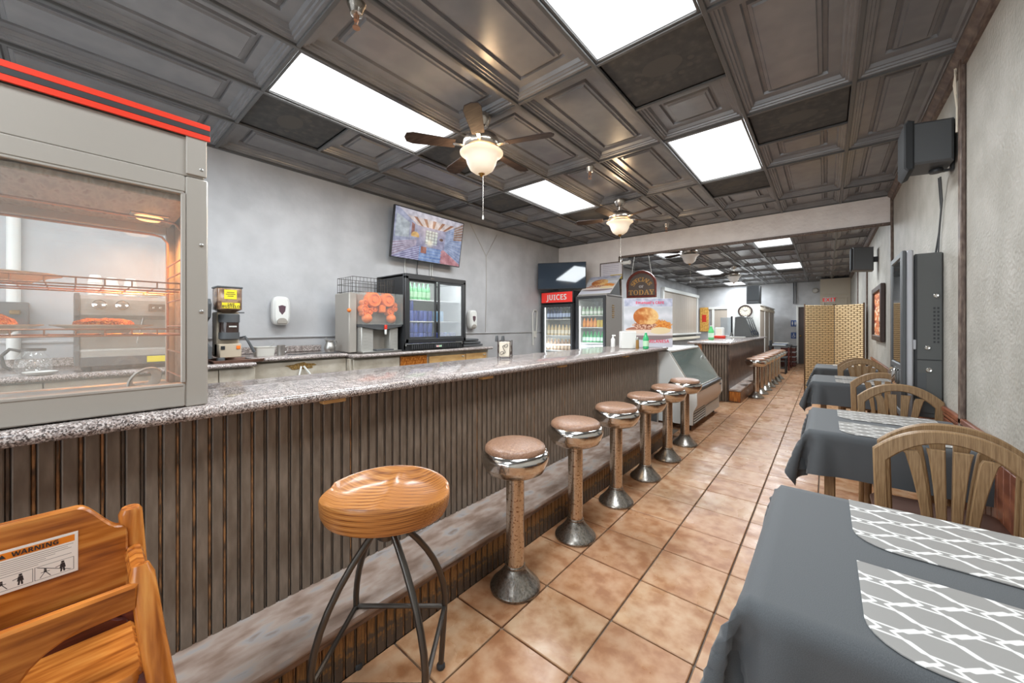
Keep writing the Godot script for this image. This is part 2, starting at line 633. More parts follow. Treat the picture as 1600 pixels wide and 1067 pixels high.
	b.box(Vector3(-0.46, 2.07, -16.97), Vector3(0.72, 0.06, 0.06), 0.006)
	put("frame", b, M.white, dr)
	b = MB.new()
	b.ball(Vector3(-0.70, 1.0, -16.93), 0.03)
	put("knob", b, M.brass, dr)
	b = MB.new()
	b.box(Vector3(-3.05, 1.0, -16.98), Vector3(0.86, 2.0, 0.04), 0.004)
	var d2 = struct("door_2", b, M.taupe)
	b = MB.new()
	for x in [-3.53, -2.57]:
		b.box(Vector3(x, 1.03, -16.96), Vector3(0.09, 2.06, 0.07), 0.008)
	b.box(Vector3(-3.05, 2.08, -16.96), Vector3(1.3, 0.09, 0.09), 0.008)
	put("frame", b, M.white, d2)

func storefront():
	# frosted shop window behind the photographer, daylight coming in
	var b = MB.new()
	for x in [-3.9, -2.5, -1.1, 0.3]:
		b.box(Vector3(x, 1.55, 3.18), Vector3(0.06, 2.26, 0.06), 0.006)
	for y in [0.45, 2.65]:
		b.box(Vector3(-1.8, y, 3.18), Vector3(4.26, 0.06, 0.06), 0.006)
	var w = struct("window_1", b, M.dark_grey)
	for i in 3:
		put("pane", bx(Vector3(-3.2 + 1.4 * i, 1.55, 3.185), Vector3(1.34, 2.14, 0.01), 0.0), M.daylight, w)
	var a = AreaLight3D.new()
	a.name = "window_light"
	a.area_size = Vector2(4.1, 2.1)
	a.position = Vector3(-1.8, 1.55, 3.14)
	a.light_energy = WINDOW
	a.light_color = Color(0.93, 0.97, 1.0)
	a.shadow_enabled = true
	a.set("area_range", 30.0)
	w.add_child(a)

func tile_into(b, w, d):
	b.slab(Vector3.ZERO, w / 2, d / 2, 0.004, [[0, -0.014], [0, -0.003], [0.003, 0.0]], 1, false, true)

func tile_mesh(w, d):
	var b = MB.new()
	tile_into(b, w, d)
	return b.mesh(0)

# ---------------------------------------------------------------- ceiling
func panel_mesh(w, d):
	# a drop-in panel: stepped frame, flat margin, moulded inner frame, flat field; seen from below
	var b = MB.new()
	var L = []
	for p in [[0.0, 0.0], [0.0, 0.012], [0.022, 0.012], [0.026, 0.022], [0.038, 0.022], [0.042, 0.034], [0.054, 0.034], [0.064, 0.056], [0.122, 0.056], [0.128, 0.074], [0.146, 0.074], [0.152, 0.056], [0.168, 0.056], [0.174, 0.046]]:
		var k = minf(p[0], 0.42 * minf(w, d))
		L.append(b.ring(Vector3.ZERO, w / 2 - k, d / 2 - k, p[1]))
	L.reverse()
	for l in L:
		l.reverse()
	L.reverse()
	b.loft(L, false, true)
	return b.mesh(0)

func vent_mesh(w, d):
	var b = MB.new()
	b.loft([b.ring(Vector3.ZERO, w / 2 - 0.012, d / 2 - 0.012, 0.016), b.ring(Vector3.ZERO, w / 2 - 0.012, d / 2 - 0.012, 0.03)], true, true)
	return b.mesh(0)

var XS = []
var ROWS1 = [3.17, 1.625, 0.395, -0.835, -2.065, -3.295, -4.525, -5.755, -6.40]
var ROWS2 = [-6.54, -7.77, -9.04, -10.31, -11.58, -12.85, -14.12, -15.39, -16.66, -17.0]

func is_light(c, r, room):
	if room == 1:
		return (c == 2 or c == 5) and r in [1, 3, 5]
	return (c == 5 and r in [1, 4, 7]) or (c == 2 and r in [1, 4])

func ceiling():
	for i in 8:
		XS.append(0.142 - 0.6095 * (i - 1))
	XS[0] = WR
	XS.append(-4.13)
	var b = MB.new()
	b.box(Vector3(-1.77, CE + 0.16, -7.0), Vector3(5.1, 0.16, 20.6))
	var ce = struct("ceiling", b, M.dark_grey)
	M.diffuser = glow(Color(0.97, 0.985, 1.0), DIFFUSER)
	M.dust = mat(c8(84, 81, 77), 0.9)
	# the ring of dust that a round diffuser has left on a panel
	dust = MB.new()
	dust.lathe([[0.095, 0.0152], [0.05, 0.0146], [0.001, 0.0144]], 24, Vector3(0, 0, 0.03), false, false, 1.25, 0.9)
	for k in 7:
		var a = PI * k / 6.0
		dust.lathe([[0.02, 0.0152], [0.012, 0.0146], [0.001, 0.0144]], 8, Vector3(cos(a) * 0.16, 0, 0.0 - sin(a) * 0.12), false, false)
	dust = dust.mesh()
	var grid = MB.new()
	var shapes = {}
	for room in [1, 2]:
		var R = ROWS1 if room == 1 else ROWS2
		for i in XS.size():
			var z0 = R[0]
			var z1 = R[R.size() - 1]
			grid.box(Vector3(XS[i], CE + 0.004, (z0 + z1) / 2), Vector3(0.026, 0.02, z0 - z1), 0.003)
		for r in R.size():
			grid.box(Vector3(-1.76, CE + 0.006, R[r]), Vector3(4.74, 0.018, 0.024), 0.003)
		for c in 8:
			var x0 = XS[c + 1]
			var x1 = XS[c]
			if c == 7:
				x0 = XS[8]
			for r in R.size() - 1:
				if is_light(c, r, room):
					continue
				var z0 = R[r + 1]
				var z1 = R[r]
				var cells = [[z0, z1, "panel"]]
				var split = false
				if room == 1:
					split = ((c == 2 or c == 5) and r in [4, 6]) or ((c == 1 or c == 6) and r in [1, 3, 5])
				else:
					split = (c == 2 or c == 5) and r in [2, 5] or (c == 6 and r in [1, 4])
				if split:
					var zm = (z0 + z1) / 2
					cells = [[z0, zm, "panel"], [zm, z1, "vent"]]
					grid.box(Vector3((x0 + x1) / 2, CE + 0.006, zm), Vector3(x1 - x0, 0.018, 0.024), 0.003)
				for k in cells:
					var w = x1 - x0 - 0.016
					var d = k[1] - k[0] - 0.016
					var key = "%s %.2f %.2f" % [k[2], w, d]
					if not shapes.has(key):
						shapes[key] = panel_mesh(w, d) if k[2] == "panel" else vent_mesh(w, d)
					var o = put("ceiling_panel" if k[2] == "panel" else "vent_panel", shapes[key], M.panel if k[2] == "panel" else M.vent, ce, Vector3((x0 + x1) / 2, CE, (k[0] + k[1]) / 2))
					if k[2] == "vent" and (room == 1):
						put("dust_mark", dust, M.dust, o)
	put("ceiling_grid", grid, M.grid, ce)

func lights():
	var where = {"1 2 3": "first-room ceiling light nearest the right wall's speaker, top of picture", "1 5 3": "long ceiling light over the bar, left of the nearest fan", "1 2 5": "ceiling light before the header, over the aisle right of the fans", "1 5 5": "ceiling light between the two nearest fans, over the bar", "2 5 1": "far-room ceiling light just past the header, beside its first fan", "2 2 1": "far-room ceiling light just past the header over the tiled aisle", "2 5 4": "second far-room ceiling light on the bar side, between its fans", "2 2 4": "last ceiling light over the far aisle, toward the woven screen", "2 5 7": "last far-room ceiling light, beyond both fans near the black speaker", "1 2 1": "ceiling light behind the photographer over the aisle", "1 5 1": "ceiling light behind the photographer over the bar end"}
	for room in [1, 2]:
		var R = ROWS1 if room == 1 else ROWS2
		for c in 8:
			for r in R.size() - 1:
				if not is_light(c, r, room):
					continue
				var x = (XS[c] + XS[c + 1]) / 2
				var z = (R[r] + R[r + 1]) / 2
				var w = XS[c] - XS[c + 1] - 0.03
				var d = R[r] - R[r + 1] - 0.03
				var t = thing("ceiling_light", "flat white panel light: " + where["%d %d %d" % [room, c, r]], "ceiling light", Vector3(x, CE, z), 0, "white ceiling panel lights")
				var b = MB.new()
				for s in [-1, 1]:
					b.box(Vector3(s * (w / 2 - 0.008), 0.018, 0), Vector3(0.016, 0.03, d), 0.002)
					b.box(Vector3(0, 0.018, s * (d / 2 - 0.008)), Vector3(w - 0.032, 0.03, 0.016), 0.002)
				b.box(Vector3(0, 0.05, 0), Vector3(w, 0.03, d), 0.002)
				put("frame", b, M.grid, t)
				put("diffuser", bx(Vector3(0, 0.02, 0), Vector3(w - 0.032, 0.012, d - 0.032), 0.002), M.diffuser, t)
				var a = AreaLight3D.new()
				a.name = "panel_light"
				a.area_size = Vector2(w - 0.04, d - 0.04)
				a.rotation.x = -PI / 2
				a.position.y = 0.008
				a.light_energy = LIGHT * (1.0 if room == 1 else 1.6)
				a.light_color = Color(0.95, 0.98, 1.0)
				a.shadow_enabled = true
				a.set("area_range", 30.0)
				t.add_child(a)

var dust

# ---------------------------------------------------------------- long bar
func plank_run(parent, z0, z1, y0, y1, x, face, mats, seed_):
	# upright boards with a rounded bead between them, each board a piece
	var pitch = 0.0437
	var r = RandomNumberGenerator.new()
	r.seed = seed_
	var n = int((z0 - z1) / pitch)
	var h = y1 - y0
	var kinds = []
	for k in mats.size():
		var b = MB.new()
		b.box(Vector3(0.005, 0, 0), Vector3(0.010, h, pitch - 0.012), 0.003)
		var m = b.mesh(0)
		b = MB.new()
		b.tube([Vector3(0.002, -h / 2, -pitch / 2 + 0.001), Vector3(0.002, h / 2, -pitch / 2 + 0.001)], 0.0048, 6)
		b.mesh(50, m)
		kinds.append(m)
	for i in n:
		var z = z0 - pitch * (i + 0.5)
		var k = face.call(z, r.randf())
		var o = MeshInstance3D.new()
		o.name = "plank"
		o.mesh = kinds[k]
		o.set_surface_override_material(0, mats[k][0])
		o.set_surface_override_material(1, mats[k][1])
		o.position = Vector3(x, (y0 + y1) / 2, z)
		parent.add_child(o, true)

func bar_top(called, label, x0, x1, z0, z1, top, rc, th = 0.042):
	var b = MB.new()
	var r = th / 2
	var P = []
	for i in 7:
		var a = -PI / 2 + PI * i / 6
		P.append([r - r * cos(a), r * sin(a) - r])
	b.slab(Vector3((x0 + x1) / 2, top, (z0 + z1) / 2), (x1 - x0) / 2, (z0 - z1) / 2, rc, P, 5)
	return tag(put(called, b, M.granite), label, "countertop")

func bar():
	# ---- first bar
	var t = thing("bar_counter", "long dark beadboard front of the granite bar, beads rubbed to orange wood", "counter")
	put("carcass", bx(Vector3(-1.99, 0.516, -1.80), Vector3(0.55, 1.03, 6.46)), M.dark_grey, t)
	var old = [[M.bead_dark, M.bead_worn], [M.bead_dark, M.bead_thin], [M.bead_worn, M.bead_worn]]
	plank_run(t, 1.42, -5.03, 0.2, 1.03, -1.716, func(z, r): return 0 if (z > -0.35 and r < 0.75) or r < 0.12 else 1, old, 3)
	for z in [-0.75, -1.72, -2.62, -3.9]:
		put("shim_block", bx(Vector3(-1.667, 1.022, z), Vector3(0.04, 0.018, 0.10), 0.003), M.ply, t)
	put("end_panel", bx(Vector3(-1.80, 0.515, -5.04), Vector3(0.19, 1.03, 0.02), 0.003), M.taupe, t)
	bar_top("bar_countertop", "long speckled grey granite top of the bar nearest the stools", -2.28, -1.605, 1.5, -5.22, TOP, 0.10)
	# ---- foot step
	t = thing("foot_step", "scuffed brown foot step running under the first row of stools", "step")
	put("body", bx(Vector3(-1.565, 0.095, -1.52), Vector3(0.285, 0.19, 5.8), 0.002), M.bead_dark, t)
	var b = MB.new()
	b.extr([Vector2(-1.715, 0.19), Vector2(-1.40, 0.19), Vector2(-1.393, 0.198), Vector2(-1.391, 0.208), Vector2(-1.396, 0.220), Vector2(-1.408, 0.226), Vector2(-1.715, 0.226)], -4.44, 1.42, 0.0)
	put("tread", b, M.tread, t)
	put("nosing", bx(Vector3(-1.402, 0.190, -1.52), Vector3(0.014, 0.034, 5.8), 0.004), M.edge, t)
	plank_run(t, 1.42, -4.42, 0.0, 0.176, -1.416, func(z, r): return 0 if r < 0.6 else 1, [[kick_mat(0), M.bead_worn], [kick_mat(1), M.bead_thin]], 4)
	# ---- second bar
	t = thing("bar_counter", "far-room bar base with a plain brown front and beaded end", "counter")
	put("carcass", bx(Vector3(-1.62, 0.505, -10.05), Vector3(0.56, 1.01, 4.9)), M.bead_dark, t)
	put("front_panel", bx(Vector3(-1.335, 0.507, -10.05), Vector3(0.02, 1.014, 4.95), 0.003), tex(noise(512, 0.012, 5, [[0.2, c8(52, 36, 30)], [0.6, c8(84, 62, 52)], [0.85, c8(112, 88, 74)]], 3, 91), 1.0, 0.3), t)
	for k in 10:
		put("plank", bx(Vector3(-1.35 - 0.0437 * (k + 0.5), 0.507, -7.575), Vector3(0.034, 1.014, 0.022), 0.005), M.bead_dark, t)
	put("corner_post", bx(Vector3(-1.70 - 0.10, 0.507, -7.58), Vector3(0.07, 1.014, 0.04), 0.004), M.pine_y, t)
	bar_top("bar_countertop", "granite top of the far-room bar holding the slanted grey screens", -2.0, -1.27, -7.46, -12.6, 1.06, 0.04)
	t = thing("foot_step", "worn step with an orange end at the far-room bar", "step")
	put("body", bx(Vector3(-1.235, 0.095, -9.8), Vector3(0.18, 0.19, 4.4), 0.003), M.bead_worn, t)
	put("tread", bx(Vector3(-1.238, 0.208, -9.8), Vector3(0.185, 0.036, 4.44), 0.008), M.tread, t)
	put("end_panel", bx(Vector3(-1.235, 0.10, -7.592), Vector3(0.17, 0.17, 0.016), 0.003), M.pine_y, t)
	stools()

func kick_mat(k):
	# paint kicked off the upper half of the riser, bare orange wood showing
	var f = FastNoiseLite.new()
	f.seed = 12 + k
	f.frequency = 0.035
	var im = paint(64, 256, func(u, v):
		var n = f.get_noise_2d(u * 60, v * 150) * 0.35 + f.get_noise_2d(u * 300 + 50, v * 40) * 0.18
		var w = smoothstep(-0.1, 0.12, 0.52 - v + n)
		var g = 0.85 + 0.3 * f.get_noise_2d(u * 900, v * 60)
		return Color(0.33, 0.28, 0.24).lerp(Color(0.64 * g, 0.46 * g, 0.27 * g), w))
	var m = pic(im, 0.5)
	m.uv1_triplanar = true
	m.uv1_scale = Vector3(6, 1.0 / 0.19, 6)
	m.uv1_offset = Vector3(0, -0.5, 0)
	return m

# ---------------------------------------------------------------- stools
func stools():
	var t = thing("pedestal_stool", "", "bar stool")
	var b = MB.new()
	b.lathe([[0.128, 0.0], [0.130, 0.012], [0.124, 0.022], [0.112, 0.032], [0.085, 0.062], [0.066, 0.085], [0.055, 0.102], [0.053, 0.108]], 40)
	put("base", b, M.old_chrome, t)
	b = MB.new()
	b.lathe([[0.047, 0.104], [0.047, 0.60]], 32)
	put("column", b, M.rust_chrome, t)
	b = MB.new()
	b.lathe([[0.049, 0.106], [0.052, 0.110], [0.052, 0.118], [0.049, 0.122]], 32)
	put("collar", b, M.old_chrome, t)
	b = MB.new()
	b.lathe([[0.05, 0.590], [0.115, 0.592], [0.150, 0.610], [0.166, 0.642]], 44)
	put("seat_pan", b, M.rust_chrome, t)
	b = MB.new()
	b.lathe([[0.160, 0.640], [0.168, 0.641], [0.178, 0.676], [0.176, 0.690], [0.162, 0.712], [0.150, 0.716]], 44)
	put("chrome_band", b, M.chrome, t)
	b = MB.new()
	b.lathe([[0.156, 0.705], [0.158, 0.718], [0.154, 0.732], [0.142, 0.742], [0.115, 0.750], [0.07, 0.755], [0.03, 0.757], [0.001, 0.757]], 44)
	put("cushion", b, M.vinyl, t)
	var one = t
	var n = ["nearest pedestal stool, beside the saddle-seated wooden stool", "second pedestal stool from the wooden stool", "third pedestal stool along the first bar", "fourth pedestal stool along the first bar", "fifth pedestal stool, next to last at the first bar", "last of the first bar, before the glass deli case"]
	for i in 6:
		var at = Vector3(-1.234, 0, -1.49 - 0.608 * i)
		var lab = "brown-cushioned chrome stool: " + n[i]
		if i == 0:
			t.position = at
			t.rotation.y = 0.4
			t.set_meta("label", lab)
			t.set_meta("group", "pedestal stools at the first bar")
		else:
			dup(one, at, i * 1.1, lab, "pedestal stools at the first bar")
	n = ["nearest of the far-room row, beside the step's orange end", "second of the far-room row", "third of the far-room row", "fourth, middle of the far-room row", "fifth of the far-room row", "next to last of the far-room row", "last of the far-room row, beside the dark chair"]
	for i in 7:
		dup(one, Vector3(-1.008 + 0.012 * i, 0, -8.34 - 0.56 * i), i * 0.7, "chrome pedestal stool, " + n[i], "pedestal stools at the far-room bar")
	# saddle-seated stool
	t = thing("wooden_stool", "stool with a thick orange saddle-carved wood seat on bent dark steel legs", "bar stool", Vector3(-1.19, 0, -0.722), 0.7002)
	b = MB.new()
	var L = []
	for p in [[0.84, 0.0], [0.94, 0.008], [0.985, 0.028], [1.0, 0.075], [1.0, 0.094], [0.985, 0.100], [0.95, 0.097], [0.88, 0.080], [0.78, 0.062], [0.62, 0.052], [0.4, 0.049], [0.2, 0.048], [0.05, 0.048]]:
		var l = PackedVector3Array()
		for i in 64:
			var a = TAU * i / 64
			var x = 0.222 * cos(a) * p[0]
			var z = -0.185 * sin(a) * p[0]
			var top = clampf((p[1] - 0.03) / 0.07, 0.0, 1.0)
			# the saddle: low at both sides, a ridge from the middle to the front edge
			var y = p[1] + top * (-0.030 * pow(x / 0.222, 2) * (1.0 if z > -0.05 else 0.6) + 0.034 * exp(-pow(x / 0.028, 2)) * (1.0 - smoothstep(0.80, 0.93, p[0])))
			l.append(Vector3(x, 0.69 + y, z))
		L.append(l)
	b.loft(L)
	put("seat", b, M.slab_wood, t, Vector3.ZERO, 38)
	b = MB.new()
	b.lathe([[0.026, 0.60], [0.03, 0.604], [0.03, 0.672], [0.055, 0.674], [0.075, 0.682], [0.075, 0.69]], 24)
	put("hub", b, M.gunmetal, t)
	for s in [[1, 1], [1, -1], [-1, 1], [-1, -1]]:
		b = MB.new()
		var P = []
		for i in 13:
			var u = i / 12.0
			var r = 0.022 + 0.225 * (1 - pow(1 - minf(u / 0.62, 1.0), 1.9)) if u < 0.62 else 0.247 - 0.02 * (u - 0.62) / 0.38
			P.append(Vector3(s[0] * r * 0.72, 0.66 - 0.655 * u, s[1] * r * 0.68))
		b.tube(P, 0.0115, 10)
		put("leg", b, M.gunmetal, t)
		b = MB.new()
		b.lathe([[0.012, 0.0], [0.017, 0.002], [0.017, 0.012], [0.012, 0.02]], 12, P[12] - Vector3(0, P[12].y, 0))
		put("foot", b, M.rubber, t)
	for k in 4:
		var c = [Vector3(-0.176, 0.235, -0.166), Vector3(0.176, 0.235, -0.166), Vector3(0.176, 0.235, 0.166), Vector3(-0.176, 0.235, 0.166)]
		put("stretcher", rodm(c[k], c[(k + 1) % 4], 0.009), M.gunmetal, t)

# ---------------------------------------------------------------- tables and chairs
func dining():
	chair_proto = make_chair()
	var T = [[-0.96, -1.74, "nearest dining table"], [-2.78, -3.56, "second dining table from the front"], [-5.24, -5.98, "third dining table from the front"], [-6.98, -7.70, "fourth dining table, before the woven screen"]]
	var mats = [mat_shape(false), mat_shape(true)]
	var mm = mat_material()
	for i in 4:
		var z0 = T[i][0]
		var z1 = T[i][1]
		var x0 = [-0.13, -0.075, -0.112, -0.11][i]
		var cx = (x0 + 0.585) / 2
		var cz = (z0 + z1) / 2
		var t = thing("dining_table", "%s, its wood hidden by a charcoal cloth" % T[i][2], "table", Vector3(cx, 0, cz))
		var hx = (0.585 - x0) / 2 - 0.012
		var hz = (z0 - z1) / 2 - 0.012
		var b = MB.new()
		b.slab(Vector3(0, 0.742, 0), hx, hz, 0.02, [[0.004, -0.03], [0, -0.026], [0, -0.008], [0.008, 0]])
		put("tabletop", b, M.oak_x, t)
		for s in [[1, 1], [1, -1], [-1, 1], [-1, -1]]:
			put("leg", bx(Vector3(s[0] * (hx - 0.08), 0.356, s[1] * (hz - 0.08)), Vector3(0.05, 0.712, 0.05), 0.006), M.oak_y, t)
		put("apron", bx(Vector3(0, 0.68, 0), Vector3(2 * hx - 0.2, 0.06, 2 * hz - 0.2), 0.004), M.oak_x, t)
		var w = ["nearest the camera, with two patterned mats", "second from the front, with hanging pointed corner", "third from the front along the right wall", "farthest, before the woven screen"]
		tag(put("tablecloth", cloth_shape(hx + 0.012, hz + 0.012, i), M.cloth, null, Vector3(cx, 0.745, cz), 110), "charcoal tablecloth " + w[i], "tablecloth", "charcoal tablecloths")
		for k in 2:
			var far_ = k == 0
			if i == 3 and not far_:
				continue
			var p = put("placemat", mats[0], mm, null, Vector3(0.06 + (0.0 if i < 2 else 0.02) , 0.7516, z1 + 0.008 if far_ else z0 - 0.335))
			tag(p, "grey placemat with white link pattern on the %s, %s half" % [["nearest table", "second table", "third table", "farthest table"][i], "far" if far_ else "near"], "placemat", "grey patterned placemats")
	# chairs, back to back between the tables
	var C = [[0.366, -2.20, 0.0, "near one of the front back-to-back pair, facing the nearest table"], [0.392, -2.36, PI, "far one of the front back-to-back pair, facing the second table"],
		[0.393, -3.775, 0.0, "facing the second table, behind its far edge"], [0.385, -4.62, PI, "facing the third table, behind the chair at the second table"],
		[0.34, -6.22, 0.0, "facing the third table from its far side"], [0.33, -6.56, PI, "facing the farthest table, arched top just visible"]]
	for i in 6:
		var lab = "arched fan-back wooden chair " + C[i][3]
		var at = Vector3(C[i][0], 0, C[i][1])
		if i == 0:
			chair_proto.position = at
			chair_proto.set_meta("label", lab)
		else:
			dup(chair_proto, at, C[i][2], lab)

var chair_proto

func mat_shape(_f):
	var b = MB.new()
	var P = PackedVector2Array()
	var w = 0.47
	var d = 0.33
	P.append(Vector2(0, 0))
	for i in 7:
		var a = PI + PI / 2 * i / 6
		P.append(Vector2(0.09 + 0.09 * cos(a), d - 0.09 - 0.09 * sin(a)))
	for i in 7:
		var a = -PI / 2 + PI / 2 * i / 6
		P.append(Vector2(w - 0.09 + 0.09 * cos(a), d - 0.09 - 0.09 * sin(a)))
	P.append(Vector2(w, 0))
	# plan in x and z, slightly thick
	var lo = PackedVector3Array()
	var hi = PackedVector3Array()
	for p in P:
		lo.append(Vector3(p.x, -0.0012, p.y))
		hi.append(Vector3(p.x, 0.0012, p.y))
	b.loft([lo, hi])
	for i in b.V.size():
		b.U[i] = Vector2(b.V[i].x, b.V[i].z)
	return b.mesh(0)

func mat_material():
	# interlocking long hexagons, white on grey
	var hexa = [Vector2(0.5, 0.06), Vector2(0.86, 0.3), Vector2(0.86, 0.7), Vector2(0.5, 0.94), Vector2(0.14, 0.7), Vector2(0.14, 0.3)]
	var im = paint(192, 192, func(u, v):
		var p = Vector2(v, u)
		var d = 9.0
		for o in [Vector2.ZERO, Vector2(0.5, 0.5), Vector2(-0.5, 0.5), Vector2(0.5, -0.5), Vector2(-0.5, -0.5)]:
			for k in 6:
				var q = Geometry2D.get_closest_point_to_segment(p, hexa[k] + o, hexa[(k + 1) % 6] + o)
				d = minf(d, p.distance_to(q))
		return Color8(146, 144, 141).lerp(Color8(226, 225, 222), 1.0 - smoothstep(0.02, 0.034, d)))
	var m = pic(im, 0.35)
	m.uv1_scale = Vector3(1 / 0.15, 1 / 0.092, 1)
	m.uv1_offset = Vector3(0.3, 0.2, 0)
	return m

func cloth_shape(hx, hz, k):
	# a square of cloth laid over the table and let fall until it hangs
	var o = 0.245
	var m0 = 10
	var XX = []
	var ZZ = []
	for i in m0:
		XX.append(-hx - o + o * i / m0)
		ZZ.append(-hz - o + o * i / m0)
	for i in 27:
		XX.append(-hx + 2 * hx * i / 26.0)
	for i in 27:
		ZZ.append(-hz + 2 * hz * i / 26.0)
	XX.append(hx + 0.02)
	for i in m0:
		ZZ.append(hz + o * (i + 1) / m0)
	var nx = XX.size() - 1
	var nz = ZZ.size() - 1
	var P = PackedVector3Array()
	var F = PackedVector3Array()
	var pin = PackedByteArray()
	var r = RandomNumberGenerator.new()
	r.seed = 40 + k
	for j in nz + 1:
		for i in nx + 1:
			var p = Vector3(XX[i], 0.003, ZZ[j])
			var inside = p.x > -hx - 0.001 and p.x < hx + 0.001 and absf(p.z) < hz + 0.001
			F.append(p)
			P.append(p if inside else p + Vector3(r.randf_range(-0.003, 0.003), r.randf_range(-0.006, 0.0), r.randf_range(-0.003, 0.003)))
			pin.append(1 if inside else 0)
	var O = P.duplicate()
	var A = PackedInt32Array()
	var B = PackedInt32Array()
	var L = PackedFloat32Array()
	for j in nz + 1:
		for i in nx + 1:
			for q in [[1, 0], [0, 1], [1, 1], [1, -1], [2, 0], [0, 2]]:
				var i2 = i + q[0]
				var j2 = j + q[1]
				if i2 > nx or j2 > nz or j2 < 0:
					continue
				var a = j * (nx + 1) + i
				var b = j2 * (nx + 1) + i2
				if pin[a] and pin[b]:
					continue
				A.append(a)
				B.append(b)
				L.append(F[a].distance_to(F[b]))
	var m = A.size()
	for step in 90:
		for i in P.size():
			if pin[i]:
				continue
			var p = P[i]
			P[i] = p + (p - O[i]) * 0.955 + Vector3(0, -0.0016, 0)
			O[i] = p
		for it in 5:
			for c in m:
				var a = A[c]
				var b = B[c]
				var d = P[b] - P[a]
				var l = d.length()
				var f = d * ((l - L[c]) / l)
				if pin[a]:
					P[b] -= f
				elif pin[b]:
					P[a] += f
				else:
					P[a] += f * 0.5
					P[b] -= f * 0.5
		for i in P.size():
			if pin[i]:
				continue
			var p = P[i]
			if p.y < 0.003 and p.x > -hx - 0.006 and p.x < hx + 0.004 and absf(p.z) < hz + 0.006:
				var out = [p.x + hx + 0.006, hx + 0.004 - p.x, hz + 0.006 - absf(p.z), 0.003 - p.y]
				var best = out.min()
				if best == out[3]:
					p.y = 0.003
				elif best == out[0]:
					p.x = -hx - 0.006
				elif best == out[1]:
					p.x = hx + 0.004
				else:
					p.z = signf(p.z) * (hz + 0.006)
			p.x = minf(p.x, hx + 0.016)
			P[i] = p
	var g = MB.new()
	for j in nz:
		for i in nx:
			var a = j * (nx + 1) + i
			if (i + j) % 2:
				g.tri(P[a], P[a + nx + 1], P[a + nx + 2])
				g.tri(P[a], P[a + nx + 2], P[a + 1])
			else:
				g.tri(P[a], P[a + nx + 1], P[a + 1])
				g.tri(P[a + 1], P[a + nx + 1], P[a + nx + 2])
	return g

func make_chair():
	# back in the xy plane at z 0, seat toward +z
	var t = thing("dining_chair", "", "chair", Vector3.ZERO, 0.0, "arched fan-back wooden chairs")
	var H = 0.215
	var b = MB.new()
	var P = PackedVector2Array()
	var out = []
	var inn = []
	for i in 25:
		var u = i / 24.0
		var x = lerpf(H, -H, u)
		var e = 1 - pow(absf(x) / H, 2.3)
		out.append(Vector2(x, 0.835 + 0.105 * e))
		var xi = x * (H - 0.042) / H
		var ei = 1 - pow(absf(xi) / (H - 0.042), 2.1)
		inn.append(Vector2(xi, 0.792 + 0.098 * ei))
	P.append(Vector2(H - 0.012, 0.40))
	P.append_array(PackedVector2Array(out))
	P.append(Vector2(-H + 0.012, 0.40))
	P.append(Vector2(-H + 0.052, 0.40))
	inn.reverse()
	P.append_array(PackedVector2Array(inn))
	P.append(Vector2(H - 0.052, 0.40))
	b.extr(P, -0.014, 0.014, 0.005)
	put("back_frame", b, M.oak_y, t, Vector3.ZERO, 35)
	for k in 4:
		var s = k - 1.5
		b = MB.new()
		var l = PackedVector2Array()
		var rr = []
		for i in 9:
			var u = i / 8.0
			var y = 0.45 + 0.435 * u
			var c = s * (0.034 + 0.026 * u * u + 0.012 * u)
			var w = 0.012 + 0.013 * u * u
			if y > 0.86 - absf(s) * 0.012:
				y = 0.872 - absf(s) * 0.016
			l.append(Vector2(c - w, y))
			rr.append(Vector2(c + w, y))
		l.reverse()
		var Q = PackedVector2Array(rr)
		Q.append_array(l)
		b.extr(Q, -0.009, 0.009, 0.003)
		put("back_slat", b, M.oak_y, t, Vector3.ZERO, 35)
	put("back_rail", bx(Vector3(0, 0.455, 0), Vector3(0.34, 0.05, 0.022), 0.004), M.oak_x, t)
	for s in [-1, 1]:
		b = MB.new()
		b.tube([Vector3(s * 0.183, 0.41, 0.0), Vector3(s * 0.186, 0.2, -0.02), Vector3(s * 0.19, 0.0, -0.05)], [0.022, 0.02, 0.017], 10)
		put("rear_leg", b, M.oak_y, t)
		b = MB.new()
		b.tube([Vector3(s * 0.18, 0.43, 0.38), Vector3(s * 0.182, 0.2, 0.385), Vector3(s * 0.185, 0.0, 0.395)], [0.021, 0.018, 0.015], 10)
		put("front_leg", b, M.oak_y, t)
		put("side_rail", bx(Vector3(s * 0.182, 0.415, 0.19), Vector3(0.02, 0.05, 0.36), 0.004), M.oak_x, t)
	put("front_rail", bx(Vector3(0, 0.415, 0.385), Vector3(0.36, 0.05, 0.02), 0.004), M.oak_x, t)
	b = MB.new()
	b.slab(Vector3(0, 0.44, 0.205), 0.215, 0.20, 0.05, [[0.006, 0.0], [0, 0.008], [0, 0.022], [0.012, 0.034], [0.05, 0.042], [0.12, 0.045]], 6)
	put("seat", b, M.brown_vinyl, t)
	return t

